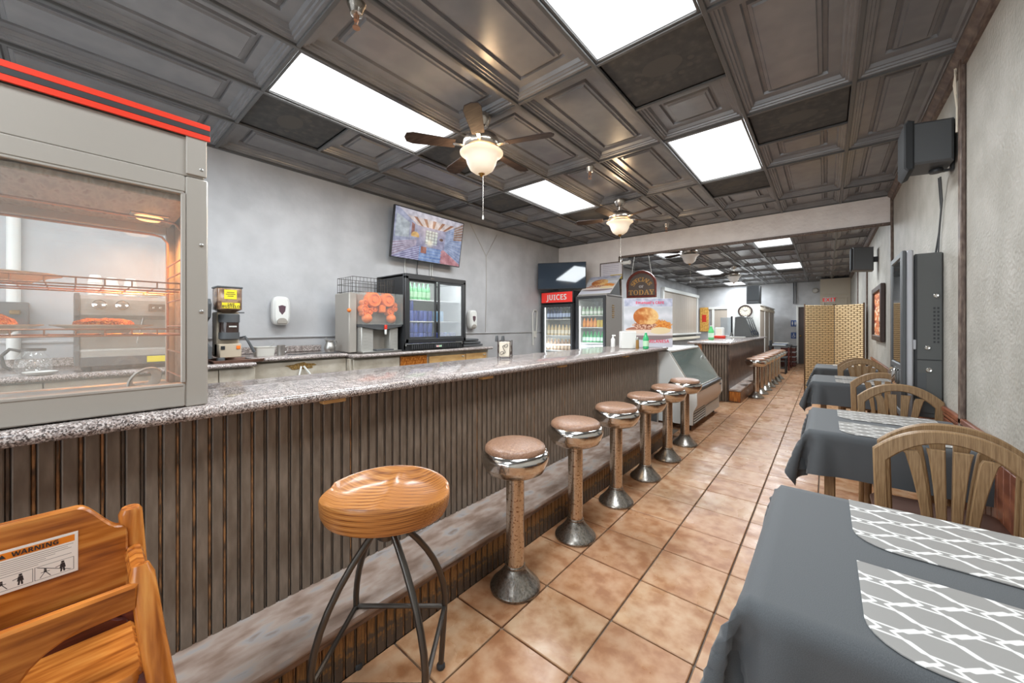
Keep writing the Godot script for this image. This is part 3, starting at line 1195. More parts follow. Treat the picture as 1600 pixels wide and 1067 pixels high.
# ---------------------------------------------------------------- food warmer on the bar
func warmer():
	var x1 = -1.655      # front face
	var x0 = -2.24       # back
	var z1 = -0.312      # far side
	var z0 = 0.62        # near side
	var y0 = TOP + 0.002
	var t = thing("food_warmer", "glass-fronted aluminium food warmer with an orange and black band on top", "food warmer")
	var cz = (z0 + z1) / 2
	var w = z0 - z1
	var cx = (x0 + x1) / 2
	var d = x1 - x0
	# corner posts, rails
	var fr = MB.new()
	for z in [z1 + 0.03, z0 - 0.03]:
		fr.box(Vector3(x1 - 0.02, (y0 + 1.858) / 2, z), Vector3(0.04, 1.858 - y0, 0.06), 0.004)
	fr.box(Vector3(x1 - 0.02, y0 + 0.042, cz), Vector3(0.04, 0.078, w - 0.12), 0.004)
	fr.box(Vector3(x1 - 0.02, 1.83, cz), Vector3(0.04, 0.056, w - 0.12), 0.004)
	# inner bead round the glass
	fr.box(Vector3(x1 - 0.004, y0 + 0.076, cz), Vector3(0.012, 0.01, w - 0.13), 0.002)
	fr.box(Vector3(x1 - 0.004, 1.798, cz), Vector3(0.012, 0.008, w - 0.13), 0.002)
	fr.box(Vector3(x1 - 0.004, 1.48, z1 + 0.066), Vector3(0.012, 0.64, 0.012), 0.002)
	put("front_frame", fr, M.alu, t)
	var fb = MB.new()
	for z in [z1 + 0.02, z0 - 0.02]:
		fb.box(Vector3(x0 + 0.02, (y0 + 1.858) / 2, z), Vector3(0.04, 1.858 - y0, 0.04), 0.004)
	fb.box(Vector3(x0 + 0.02, y0 + 0.02, cz), Vector3(0.04, 0.036, w - 0.08), 0.003)
	fb.box(Vector3(x0 + 0.02, 1.80, cz), Vector3(0.04, 0.10, w - 0.08), 0.003)
	put("back_frame", fb, M.alu, t)
	put("floor_pan", bx(Vector3(cx, y0 + 0.03, cz), Vector3(d - 0.08, 0.012, w - 0.08), 0.003), M.steel, t)
	put("side_panel", bx(Vector3(cx, 1.46, z1 + 0.008), Vector3(d - 0.08, 0.74, 0.012), 0.003), M.warm_steel, t)
	put("side_panel", bx(Vector3(cx, 1.46, z0 - 0.008), Vector3(d - 0.08, 0.74, 0.012), 0.003), M.steel, t)
	put("ceiling_plate", bx(Vector3(cx - 0.01, 1.79, cz), Vector3(d - 0.07, 0.02, w - 0.06), 0.003), M.warm_steel, t)
	put("front_glass", bx(Vector3(x1 - 0.014, 1.478, cz), Vector3(0.005, 0.65, w - 0.11), 0.0), M.glass, t)
	put("rear_glass", bx(Vector3(x0 + 0.018, 1.43, cz), Vector3(0.005, 0.66, w - 0.07), 0.0), M.glass, t)
	var f = put("fascia", bx(Vector3(x1 - 0.012, 1.926, cz), Vector3(0.012, 0.132, w - 0.02), 0.002), M.alu, t)
	var bz = MB.new()
	bz.box(Vector3(x1 - 0.004, 1.935, z1 + 0.031), Vector3(0.012, 0.136, 0.055), 0.002)
	put("corner_plate", bz, M.alu, t)
	put("top_box", bx(Vector3(cx - 0.01, 1.93, cz), Vector3(d - 0.04, 0.14, w - 0.03), 0.003), M.alu, t)
	put("top_plate", bx(Vector3(cx, 2.006, cz), Vector3(d, 0.012, w), 0.003), M.alu, t)
	for i in 3:
		put("band_stripe", bx(Vector3(x1 + 0.003, 2.040 - 0.0185 * i, cz + 0.0), Vector3(0.006, 0.0185, w + 0.01), 0.001), [M.red_band, M.band_black, M.red_band][i], t)
	for y in [1.89, 1.63, 1.40]:
		var b = MB.new()
		b.t = Transform3D(Basis(Vector3(0, 0, 1), -PI / 2), Vector3(x1 + 0.0, y, z1 + 0.018))
		b.lathe([[0.006, 0.0], [0.006, 0.002], [0.003, 0.004], [0.0008, 0.004]], 12)
		put("screw", b, M.steel, t)
	# lamp in the roof, warm
	var lamp = MB.new()
	lamp.box(Vector3(-2.03, 1.778, -0.20), Vector3(0.11, 0.008, 0.11), 0.002)
	put("lamp_plate", lamp, M.nickel, t)
	lamp = MB.new()
	lamp.lathe([[0.001, 1.762], [0.03, 1.764], [0.042, 1.772], [0.044, 1.775]], 20, Vector3(-2.03, 0, -0.20))
	var bulb = put("lamp_bulb", lamp, glow(Color(1.0, 0.72, 0.42), 2.2), t)
	var li = SpotLight3D.new()
	li.name = "warm_light"
	li.position = Vector3(-2.03, 1.755, -0.20)
	li.rotation.x = -PI / 2
	li.spot_angle = 80
	li.spot_range = 8.0
	li.spot_attenuation = 2.0
	li.light_energy = 0.7
	li.light_size = 0.03
	li.light_color = Color(1.0, 0.66, 0.36)
	li.shadow_enabled = true
	t.add_child(li)
	# wire rack: one frame, two shelves
	var k = 0
	for y in [1.482, 1.318]:
		var b = MB.new()
		var r = 0.0028
		for xx in [-1.80, -1.93, -2.06, -2.17]:
			b.rod(Vector3(xx, y, -0.275), Vector3(xx, y, 0.57), r, 6)
		b.rod(Vector3(-1.80, y + 0.022, -0.275), Vector3(-1.80, y + 0.022, 0.57), r, 6)
		for i in 14:
			var z = -0.26 + i * 0.062
			b.rod(Vector3(-2.17, y + 0.004, z), Vector3(-1.80, y + 0.004, z), 0.002, 6)
			b.rod(Vector3(-1.80, y, z), Vector3(-1.80, y + 0.022, z), 0.002, 6)
		put("wire_shelf", b, M.copper, t)
		k += 1
	var b = MB.new()
	for xx in [-1.83, -2.14]:
		b.tube([Vector3(xx, y0 + 0.038, -0.268), Vector3(xx, 1.70, -0.268), Vector3(xx, 1.725, -0.25), Vector3(xx, 1.73, -0.22), Vector3(xx, 1.73, 0.5)], 0.0045, 8)
	for y in [1.16, 1.25, 1.35, 1.45, 1.55, 1.60]:
		b.rod(Vector3(-1.83, y, -0.268), Vector3(-2.14, y, -0.268), 0.003, 6)
	put("rack_frame", b, M.copper, t)
	# plates and pastries
	var n = 0
	for q in [[-1.96, 1.326, 0.18, "lower shelf, at the picture's edge", 0.05], [-1.97, 1.326, -0.08, "lower shelf nearest the warmer's corner post", 0.04], [-1.99, 1.490, 0.14, "upper shelf", 0.012]]:
		var pl = MB.new()
		pl.lathe([[0.055, 0.0], [0.06, 0.0], [0.065, 0.006], [0.10, 0.02], [0.125, 0.026], [0.126, 0.029], [0.10, 0.025], [0.062, 0.010], [0.001, 0.009]], 36)
		tag(put("plate", pl, M.plate, null, Vector3(q[0], q[1], q[2])), "cream plate on the warmer's " + q[3], "plate", "plates in the food warmer")
		var fo = MB.new()
		var f2 = FastNoiseLite.new()
		f2.frequency = 9.0
		f2.seed = n
		var L = []
		for p in [[0.9, 0.0], [1.0, 0.3], [0.93, 0.75], [0.6, 0.97], [0.25, 1.0], [0.01, 1.0]]:
			var l = PackedVector3Array()
			for i in 28:
				var a = TAU * i / 28
				var j = 1.0 + 0.16 * f2.get_noise_3d(cos(a) * 0.2, sin(a) * 0.2, p[1])
				l.append(Vector3(0.09 * p[0] * cos(a) * j, q[4] * p[1] * (1 + 0.35 * f2.get_noise_3d(cos(a) * p[0] * 0.3, 4, sin(a) * p[0] * 0.3)), -0.075 * p[0] * sin(a) * j))
			L.append(l)
		fo.loft(L)
		if n < 2:
			tag(put("pastry", fo, M.pastry, null, Vector3(q[0], q[1] + 0.0105, q[2])), ["crisp golden pastry heaped on the left lower plate", "flat golden pastry on the plate by the warmer's corner"][n], "pastry")
		n += 1
	# a glass lid leaning in the corner of the pan
	b = MB.new()
	b.t = Transform3D(Basis(Vector3(0, 1, 0), 0.5) * Basis(Vector3(0, 0, 1), 1.15), Vector3(-1.86, y0 + 0.078, -0.175))
	b.lathe([[0.05, 0.0], [0.053, 0.004], [0.045, 0.012], [0.03, 0.02], [0.028, 0.018], [0.04, 0.01], [0.048, 0.0]], 28, Vector3.ZERO, false, false)
	tag(put("lid", b, M.white, null), "small white lid leaning at the warmer's lower corner", "lid")

# ---------------------------------------------------------------- stacked high chairs
func high_chair(called_mat, label, rail_mat, side, at):
	var t = thing("high_chair", label, "high chair", at)
	var pm = called_mat[0]
	# x toward the aisle is the chair's front; z across it
	for s in [-1, 1]:
		var b = MB.new()
		b.tube([Vector3(0.30, 0.0, s * 0.30), Vector3(0.265, 0.20, s * 0.275), Vector3(0.185, 0.50, s * 0.235), Vector3(0.155, 0.625, s * 0.222), Vector3(0.150, 0.648, s * 0.22)], [0.02, 0.021, 0.021, 0.020, 0.013], 12)
		put("front_post", b, side, t)
		b = MB.new()
		b.tube([Vector3(-0.16, 0.0, s * 0.28), Vector3(-0.10, 0.35, s * 0.245), Vector3(-0.05, 0.695, s * 0.22), Vector3(-0.049, 0.705, s * 0.22)], [0.02, 0.021, 0.021, 0.016], 12)
		put("rear_post", b, side, t)
		put("side_rail", rodm(Vector3(-0.085, 0.44, s * 0.24), Vector3(0.20, 0.44, s * 0.245), 0.014), rail_mat, t)
		put("arm_rail", rodm(Vector3(-0.05, 0.60, s * 0.225), Vector3(0.155, 0.60, s * 0.222), 0.016), rail_mat, t)
		put("foot_rail", rodm(Vector3(-0.15, 0.06, s * 0.277), Vector3(0.29, 0.06, s * 0.295), 0.016), rail_mat, t)
	# back board with a raised, round-shouldered top
	var P = PackedVector2Array([Vector2(-0.215, 0.50), Vector2(0.215, 0.50), Vector2(0.215, 0.665)])
	for i in 9:
		var u = i / 8.0
		P.append(Vector2(0.205 - 0.07 * u, 0.672 + 0.068 * smoothstep(0, 1, u)))
	for i in 9:
		var u = i / 8.0
		P.append(Vector2(-0.135 - 0.07 * u, 0.672 + 0.068 * smoothstep(0, 1, 1 - u)))
	P.append(Vector2(-0.215, 0.665))
	var b = MB.new()
	b.t = Transform3D(Basis(Vector3(0, 0, -1), Vector3(0, 1, 0), Vector3(1, 0, 0)), Vector3(-0.045, 0, 0))
	b.extr(P, -0.011, 0.011, 0.004)
	put("back_board", b, pm, t)
	put("back_slat", bx(Vector3(-0.075, 0.42, 0), Vector3(0.022, 0.08, 0.45), 0.006), pm, t)
	# seat with a rolled front
	b = MB.new()
	b.slab(Vector3(0.06, 0.425, 0), 0.14, 0.225, 0.03, [[0.01, 0], [0, 0.008], [0, 0.018], [0.008, 0.028]], 5)
	put("seat", b, pm, t)
	# front rail and the board that drops from it between the legs
	b = MB.new()
	P = PackedVector2Array([Vector2(-0.215, 0.572), Vector2(-0.14, 0.570)])
	for i in 7:
		var a = PI / 2 - PI / 2 * i / 6
		P.append(Vector2(-0.14 + 0.085 * cos(a) , 0.47 + 0.10 * sin(a)))
	P.append(Vector2(-0.05, 0.43))
	P.append(Vector2(0.05, 0.43))
	for i in 7:
		var a = PI / 2 * i / 6
		P.append(Vector2(0.14 - 0.085 * cos(a), 0.47 + 0.10 * sin(a)))
	P.append(Vector2(0.14, 0.570))
	P.append(Vector2(0.215, 0.572))
	P.append(Vector2(0.215, 0.622))
	P.append(Vector2(-0.215, 0.622))
	b.t = Transform3D(Basis(Vector3(0, 0, -1), Vector3(0, 1, 0), Vector3(1, 0, 0)), Vector3(0.168, 0, 0))
	b.extr(P, -0.011, 0.011, 0.005)
	put("front_rail", b, pm, t)
	return t

func high_chairs():
	var base = high_chair([M.mahogany], "dark mahogany high chair underneath, mostly hidden by the orange one", M.mahogany, M.mahogany, Vector3(-1.215, 0.0, 0.125))
	var t = high_chair([M.pine_z], "glossy orange wooden high chair with a warning label, stacked on a darker one", M.pine_z, M.pine_y, Vector3(-1.245, 0.205, 0.125))
	# the warning label on the back board
	var w = 480
	var h = 380
	var im = Image.create(w, h, false, Image.FORMAT_RGB8)
	im.fill(c8(232, 226, 218))
	im.fill_rect(Rect2i(18, 20, w - 36, 62), c8(226, 130, 36))
	for i in 7:
		im.fill_rect(Rect2i(24, 100 + i * 18, [430, 400, 420, 330, 280, 420, 240][i], 4), c8(120, 114, 110))
	for k in 2:
		var x = 22 + k * 222
		for q in [[x, 232, 214, 3], [x, 352, 214, 3], [x, 232, 3, 122], [x + 211, 232, 3, 122]]:
			im.fill_rect(Rect2i(q[0], q[1], q[2], q[3]), c8(60, 58, 58))
		# standing adult, child in a high chair
		var ax = x + [150, 150][k]
		for yy in range(240, 344):
			for xx in range(x + 6, x + 206):
				var p = Vector2(xx - ax, yy - 240)
				var ink = p.distance_to(Vector2(0, 12)) < 10 or (absf(p.x) < 8 + p.y * 0.14 and p.y > 22 and p.y < 68) or (absf(absf(p.x) - p.y * 0.09) < 5 and p.y >= 68 and p.y < 102) or (absf(p.y - 34 - absf(p.x) * 0.3) < 3 and p.x < 0 and p.x > -40)
				var c = Vector2(xx - (x + 56), yy - 262)
				ink = ink or c.distance_to(Vector2(0, 8)) < 8 or (absf(c.x) < 8 and c.y > 16 and c.y < 40) or (absf(absf(c.x) - (c.y - 30) * 0.55) < 2.5 and c.y > 32 and c.y < 82) or (absf(c.y - 34) < 2.5 and absf(c.x) < 24)
				if k == 1:
					ink = ink or absf((xx - x) * 0.57 - (yy - 232)) < 3
				if ink:
					im.set_pixel(xx, yy, c8(46, 44, 46))
	var lab = MB.new()
	lab.box(Vector3(-0.0335, 0.644, -0.076), Vector3(0.0008, 0.088, 0.122), 0.0)
	var lb = put("warning_label", lab, M.white, t)
	var q = MB.new()
	var xx = -0.0328
	q.face(Vector3(xx, 0.6005, -0.0155), Vector3(xx, 0.6005, -0.1365), Vector3(xx, 0.6875, -0.1365), Vector3(xx, 0.6875, -0.0155))
	put("label_print", q, pic(im, 0.35), lb)
	text("lettering", "WARNING", 0.0092, 0.0006, M.black, lb, facing(Vector3(1, 0, 0), Vector3(xx + 0.0005, 0.676, -0.079)))
	b_triangle(lb, Vector3(xx + 0.0006, 0.676, -0.036))

func b_triangle(p, at):
	var b = MB.new()
	b.tri(at + Vector3(0, -0.004, 0.005), at + Vector3(0, -0.004, -0.005), at + Vector3(0, 0.0045, 0))
	put("warning_triangle", b, M.black, p)

# ---------------------------------------------------------------- back counters and what stands on them
func counter_unit(name_, label, x1, z0, z1, y, face_mat, doors):
	var t = thing(name_, label, "cabinet")
	put("carcass", bx(Vector3((WL + x1 - 0.05) / 2, y / 2, (z0 + z1) / 2), Vector3(x1 - 0.05 - WL - 0.01, y - 0.002, z0 - z1 - 0.004)), face_mat, t)
	var n = doors.size()
	for i in n:
		var d = doors[i]
		var o = put("door", bx(Vector3(x1 - 0.04, d[2], (d[0] + d[1]) / 2), Vector3(0.02, d[3], d[0] - d[1] - 0.006), 0.003), d[4], t)
		if d[5]:
			put("handle", bx(Vector3(x1 - 0.025, d[2] + d[3] * 0.42, d[1] + 0.05), Vector3(0.02, 0.012, 0.03), 0.003), M.off_white, o)
	return t

func back_counter():
	var tops = [[1.5, -0.955, -3.44, 1.065, "behind the food warmer"], [-0.957, -1.735, -3.53, 1.088, "narrow middle part under the pitcher"], [-1.737, -3.68, -3.43, 1.075, "under the juicer and black cooler"]]
	for k in 3:
		var q = tops[k]
		bar_top("back_worktop", "speckled granite back worktop, " + q[4], WL + 0.005, q[2], q[0], q[1], q[3], 0.008, 0.034)
		var b = MB.new()
		b.box(Vector3(WL + 0.012, q[3] + 0.032, (q[0] + q[1]) / 2), Vector3(0.02, 0.062, q[0] - q[1] - 0.002), 0.004)
		if k < 2:
			tag(put("backsplash", b, M.granite), "low granite backsplash strip on the wall, " + q[4], "backsplash")
	var beige = tex(noise(256, 0.02, 4, [[0.2, c8(176, 166, 150)], [0.8, c8(200, 192, 178)]], 3, 95), 2.0, 0.4)
	counter_unit("back_cabinet", "beige steel-fronted back cabinet behind the food warmer", -3.45, 1.5, -0.955, 1.03, beige, [[1.2, 0.6, 0.9, 0.24, beige, false], [0.6, 0.1, 0.9, 0.24, beige, false], [0.1, -0.5, 0.9, 0.24, beige, false], [-0.5, -0.72, 0.9, 0.24, beige, false], [-0.72, -0.955, 0.9, 0.24, beige, false]])
	var t = counter_unit("back_cabinet", "stained metal back cabinet with a ragged hole in its front", -3.54, -0.957, -1.735, 1.052, beige, [[-0.957, -1.735, 0.90, 0.28, beige, false]])
	# the hole: torn edge with stuffing behind it, two pipe ends
	var b = MB.new()
	var P = PackedVector2Array()
	for i in 22:
		var a = TAU * i / 22
		var r = 1.0 + 0.16 * sin(a * 5) + 0.1 * cos(a * 9)
		P.append(Vector2(0.115 * cos(a) * r, 0.028 * sin(a) * r))
	b.t = facing(Vector3(1, 0, 0), Vector3(-3.571, 0.995, -1.33))
	b.extr(P, -0.004, 0.004, 0.001)
	put("torn_hole", b, tex(noise(256, 0.06, 4, [[0.2, c8(70, 52, 28)], [0.6, c8(150, 116, 62)], [0.9, c8(206, 178, 110)]], 3, 96), 9.0, 0.9), t)
	for s in [-1, 1]:
		put("pipe_end", rodm(Vector3(-3.55, 0.995, -1.33 + s * 0.01), Vector3(-3.54, 0.92, -1.345 + s * 0.045), 0.008), M.white, t)
	counter_unit("back_cabinet", "pale plywood back cabinet with an orange side panel, under the cooler", -3.45, -1.737, -3.66, 1.037, beige, [[-1.76, -2.27, 0.86, 0.33, beige, false], [-2.28, -2.63, 0.86, 0.33, M.pine_x, false], [-2.66, -3.22, 0.85, 0.30, M.ply, true], [-3.23, -3.60, 0.85, 0.30, M.ply, true]])
	# wall pipe and grey box at the far left
	tag(put("wall_pipe", rodm(Vector3(WL + 0.032, 1.13, 0.24), Vector3(WL + 0.032, CE, 0.24), 0.03, 16), M.white), "white vertical pipe on the wall behind the food warmer", "pipe")
	t = thing("junction_box", "grey metal box on the wall at the foot of the white pipe", "box")
	put("body", bx(Vector3(WL + 0.05, 1.43, 0.235), Vector3(0.09, 0.155, 0.12), 0.005), M.dark_grey, t)
	put("plug", bx(Vector3(WL + 0.11, 1.44, 0.23), Vector3(0.03, 0.03, 0.045), 0.006), M.brass, t)
	espresso()
	grinder()
	small_things()
	juicer()
	cooler()

func espresso():
	var t = thing("espresso_machine", "wide steel two-group espresso machine seen through the food warmer", "coffee machine", Vector3(-3.55, 1.066, -0.02))
	# x from 0.05 (front) to -0.5, z from 0 to -0.66
	var P = PackedVector2Array([Vector2(-0.46, 0.04), Vector2(0.05, 0.04), Vector2(0.05, 0.13), Vector2(-0.10, 0.16), Vector2(-0.12, 0.30), Vector2(0.02, 0.35), Vector2(0.045, 0.45), Vector2(0.01, 0.49), Vector2(-0.46, 0.49)])
	for z in [-0.008, -0.652]:
		var b = MB.new()
		b.extr(P, z - 0.012, z + 0.012, 0.004)
		put("side_cheek", b, M.dark_grey, t)
	var b = MB.new()
	b.extr([Vector2(-0.12, 0.33), Vector2(0.015, 0.355), Vector2(0.038, 0.455), Vector2(0.005, 0.48), Vector2(-0.44, 0.48), Vector2(-0.44, 0.33)], -0.64, -0.02, 0.003)
	put("upper_body", b, M.brushed, t)
	put("back_panel", bx(Vector3(-0.28, 0.20, -0.33), Vector3(0.30, 0.28, 0.62), 0.003), M.steel, t)
	put("drip_tray", bx(Vector3(-0.04, 0.105, -0.33), Vector3(0.17, 0.06, 0.62), 0.006), M.brushed, t)
	put("lower_panel", bx(Vector3(0.04, 0.06, -0.33), Vector3(0.02, 0.06, 0.62), 0.003), M.dark_grey, t)
	for z in [-0.10, -0.20]:
		b = MB.new()
		b.t = facing(Vector3(1, 0.2, 0), Vector3(0.034, 0.415, z))
		b.lathe_z()
		put("steam_knob", b, M.chrome, t)
	put("button_strip", bx(Vector3(0.032, 0.41, -0.42), Vector3(0.012, 0.05, 0.19), 0.004), M.black, t)
	for i in 5:
		put("button", bx(Vector3(0.039, 0.41, -0.35 - 0.033 * i), Vector3(0.006, 0.014, 0.014), 0.003), M.chrome, t)
	put("sticker", bx(Vector3(0.036, 0.41, -0.56), Vector3(0.008, 0.05, 0.06), 0.001), M.yellow, t)
	put("sticker", bx(Vector3(0.052, 0.062, -0.40), Vector3(0.003, 0.04, 0.17), 0.001), M.yellow, t)
	for z in [-0.18, -0.46]:
		b = MB.new()
		b.lathe([[0.036, 0.265], [0.038, 0.27], [0.038, 0.30], [0.032, 0.33]], 20, Vector3(-0.05, 0, z))
		put("group_head", b, M.chrome, t)
		b = MB.new()
		b.lathe([[0.012, 0.24], [0.033, 0.245], [0.034, 0.265]], 20, Vector3(-0.05, 0, z))
		b.tube([Vector3(-0.03, 0.255, z), Vector3(0.03, 0.25, z), Vector3(0.10, 0.238, z + 0.02)], [0.009, 0.012, 0.013], 8)
		put("portafilter", b, M.black, t)
	put("steam_wand", rodm(Vector3(0.0, 0.34, -0.30), Vector3(0.03, 0.17, -0.27), 0.005), M.chrome, t)
	for s in [[0.02, -0.05], [0.02, -0.61], [-0.42, -0.05], [-0.42, -0.61]]:
		b = MB.new()
		b.lathe([[0.02, 0.0], [0.02, 0.03], [0.016, 0.042]], 12, Vector3(s[0], 0, s[1]))
		put("foot", b, M.rubber, t)
	# cups upside down on its roof
	var cup = MB.new()
	cup.lathe([[0.035, 0.0], [0.037, 0.002], [0.036, 0.006], [0.0335, 0.008], [0.026, 0.052], [0.023, 0.056], [0.001, 0.056]], 20)
	var cm = cup.mesh()
	var w = ["left stack of white cups", "middle stack of white cups", "right stack of white cups"]
	var rows = [[-0.09, 8], [-0.165, 7], [-0.255, 7]]
	for i in 3:
		for k in rows[i][1]:
			tag(put("cup", cm, M.white, null, Vector3(-3.75, 1.066 + 0.491 + 0.0115 * k, rows[i][0] - 0.02)), "white cup, %s in the %s on the espresso machine" % [level(k, rows[i][1]), w[i]], "cup", w[i])
	for k in 3:
		var s = MB.new()
		s.lathe([[0.022, 0.0], [0.05, 0.008], [0.052, 0.011], [0.02, 0.004], [0.001, 0.004]], 20)
		tag(put("saucer", s, M.white, null, Vector3(-3.75, 1.558 + 0.007 * k, -0.385)), "white saucer right of the espresso machine's cups, %s of its stack" % level(k, 3), "saucer", "saucers on the espresso machine")
	# glass carafe and a saucer in front of it
	t = thing("coffee_carafe", "empty glass carafe with black handle behind the food warmer", "carafe", Vector3(-3.62, 1.066, 0.14))
	b = MB.new()
	b.lathe([[0.05, 0.0], [0.07, 0.02], [0.075, 0.05], [0.066, 0.09], [0.045, 0.125], [0.045, 0.14]], 24, Vector3.ZERO, true, false)
	put("jug", b, M.glass, t)
	b = MB.new()
	b.tube([Vector3(0.0, 0.135, 0.045), Vector3(0, 0.15, 0.085), Vector3(0, 0.11, 0.115), Vector3(0, 0.05, 0.105), Vector3(0, 0.03, 0.08)], 0.009, 8)
	put("handle", b, M.black, t)
	b = MB.new()
	b.lathe([[0.046, 0.136], [0.049, 0.136], [0.049, 0.15], [0.046, 0.15]], 24, Vector3.ZERO, false, false)
	put("collar", b, M.black, t)
	b = MB.new()
	b.lathe([[0.035, 0.0], [0.06, 0.012], [0.068, 0.02], [0.06, 0.018], [0.03, 0.006], [0.001, 0.006]], 28)
	tag(put("saucer", b, M.white, null, Vector3(-3.50, 1.066, 0.11)), "white dish on the back worktop in front of the glass carafe", "dish")

func grinder():
	var t = thing("coffee_grinder", "tall coffee grinder with brown hopper and two yellow stickers", "coffee grinder", Vector3(-3.70, 1.095, -0.82))
	var beige = mat(c8(190, 176, 156), 0.4)
	put("body", bx(Vector3(-0.05, 0.19, 0), Vector3(0.16, 0.36, 0.145), 0.008), beige, t)
	put("base", bx(Vector3(0.02, 0.06, 0.0), Vector3(0.16, 0.11, 0.145), 0.006), beige, t)
	for s in [[0.05, M.black], [-0.05, M.orange]]:
		put("switch", bx(Vector3(0.102, 0.085, s[0]), Vector3(0.006, 0.028, 0.026), 0.002), s[1], t)
	var b = MB.new()
	b.lathe([[0.055, 0.145], [0.068, 0.155], [0.068, 0.205]], 24, Vector3(0.055, 0, 0))
	put("doser_lower", b, M.dark_grey, t)
	b = MB.new()
	b.lathe([[0.064, 0.205], [0.064, 0.285]], 24, Vector3(0.055, 0, 0))
	put("doser_window", b, mat(c8(58, 44, 40), 0.15), t)
	b = MB.new()
	b.lathe([[0.069, 0.285], [0.069, 0.345], [0.062, 0.352], [0.001, 0.352]], 24, Vector3(0.055, 0, 0))
	put("doser_cap", b, M.dark_grey, t)
	for i in 6:
		put("badge_mark", bx(Vector3(0.1195, 0.252, 0.012 - 0.0085 * i), Vector3(0.003, 0.012, 0.006), 0.001), M.white, t)
	b = MB.new()
	b.tube([Vector3(0.055, 0.16, -0.07), Vector3(0.08, 0.17, -0.10), Vector3(0.09, 0.12, -0.125), Vector3(0.10, 0.04, -0.16)], [0.008, 0.009, 0.011, 0.012], 8)
	put("dosing_lever", b, M.dark_grey, t)
	put("shut_off", rodm(Vector3(0, 0.365, -0.06), Vector3(0, 0.367, -0.115), 0.005), M.dark_grey, t)
	b = MB.new()
	b.slab(Vector3(0.0, 0.36, 0), 0.085, 0.082, 0.02, [[0.045, 0.0], [0.02, 0.018], [0.0, 0.028], [0, 0.19], [0.004, 0.196]], 4)
	put("hopper", b, tex(noise(256, 0.02, 3, [[0.3, c8(92, 66, 52)], [0.7, c8(150, 122, 96)]], 3, 97), 3.0, 0.2), t)
	put("hopper_lid", bx(Vector3(0, 0.563, 0), Vector3(0.176, 0.014, 0.17), 0.004), M.dark_grey, t)
	var s1 = put("sticker", bx(Vector3(0.087, 0.506, -0.002), Vector3(0.002, 0.075, 0.082), 0.0005), M.yellow, t)
	for i in 3:
		put("print_line", bx(Vector3(0.0885, 0.522 - 0.014 * i, -0.002), Vector3(0.001, 0.005, [0.05, 0.062, 0.04][i]), 0.0), M.black, s1)
	var s2 = put("sticker", bx(Vector3(0.087, 0.418, -0.005), Vector3(0.002, 0.045, 0.118), 0.0005), M.yellow, t)
	text("lettering", "CAFÉ", 0.014, 0.001, M.black, s2, facing(Vector3(1, 0, 0), Vector3(0.0885, 0.429, -0.005)))
	text("lettering", "BUSTELO", 0.02, 0.001, M.black, s2, facing(Vector3(1, 0, 0), Vector3(0.0885, 0.41, -0.005)))
	t = thing("serving_tray", "brown tray under the coffee grinder", "tray", Vector3(-3.64, 1.066, -0.86))
	b = MB.new()
	b.slab(Vector3.ZERO, 0.15, 0.17, 0.03, [[0.01, 0.0], [0.0, 0.02], [0.004, 0.022], [0.014, 0.008], [0.02, 0.006]], 5)
	put("tray_body", b, mat(c8(116, 84, 70), 0.5), t)
	b = MB.new()
	b.lathe([[0.026, 0.0], [0.027, 0.03], [0.024, 0.034], [0.001, 0.034]], 16)
	tag(put("tamper", b, M.dark_grey, null, Vector3(-3.55, 1.074, -0.745)), "grey coffee tamper at the left end of the brown tray", "tamper")

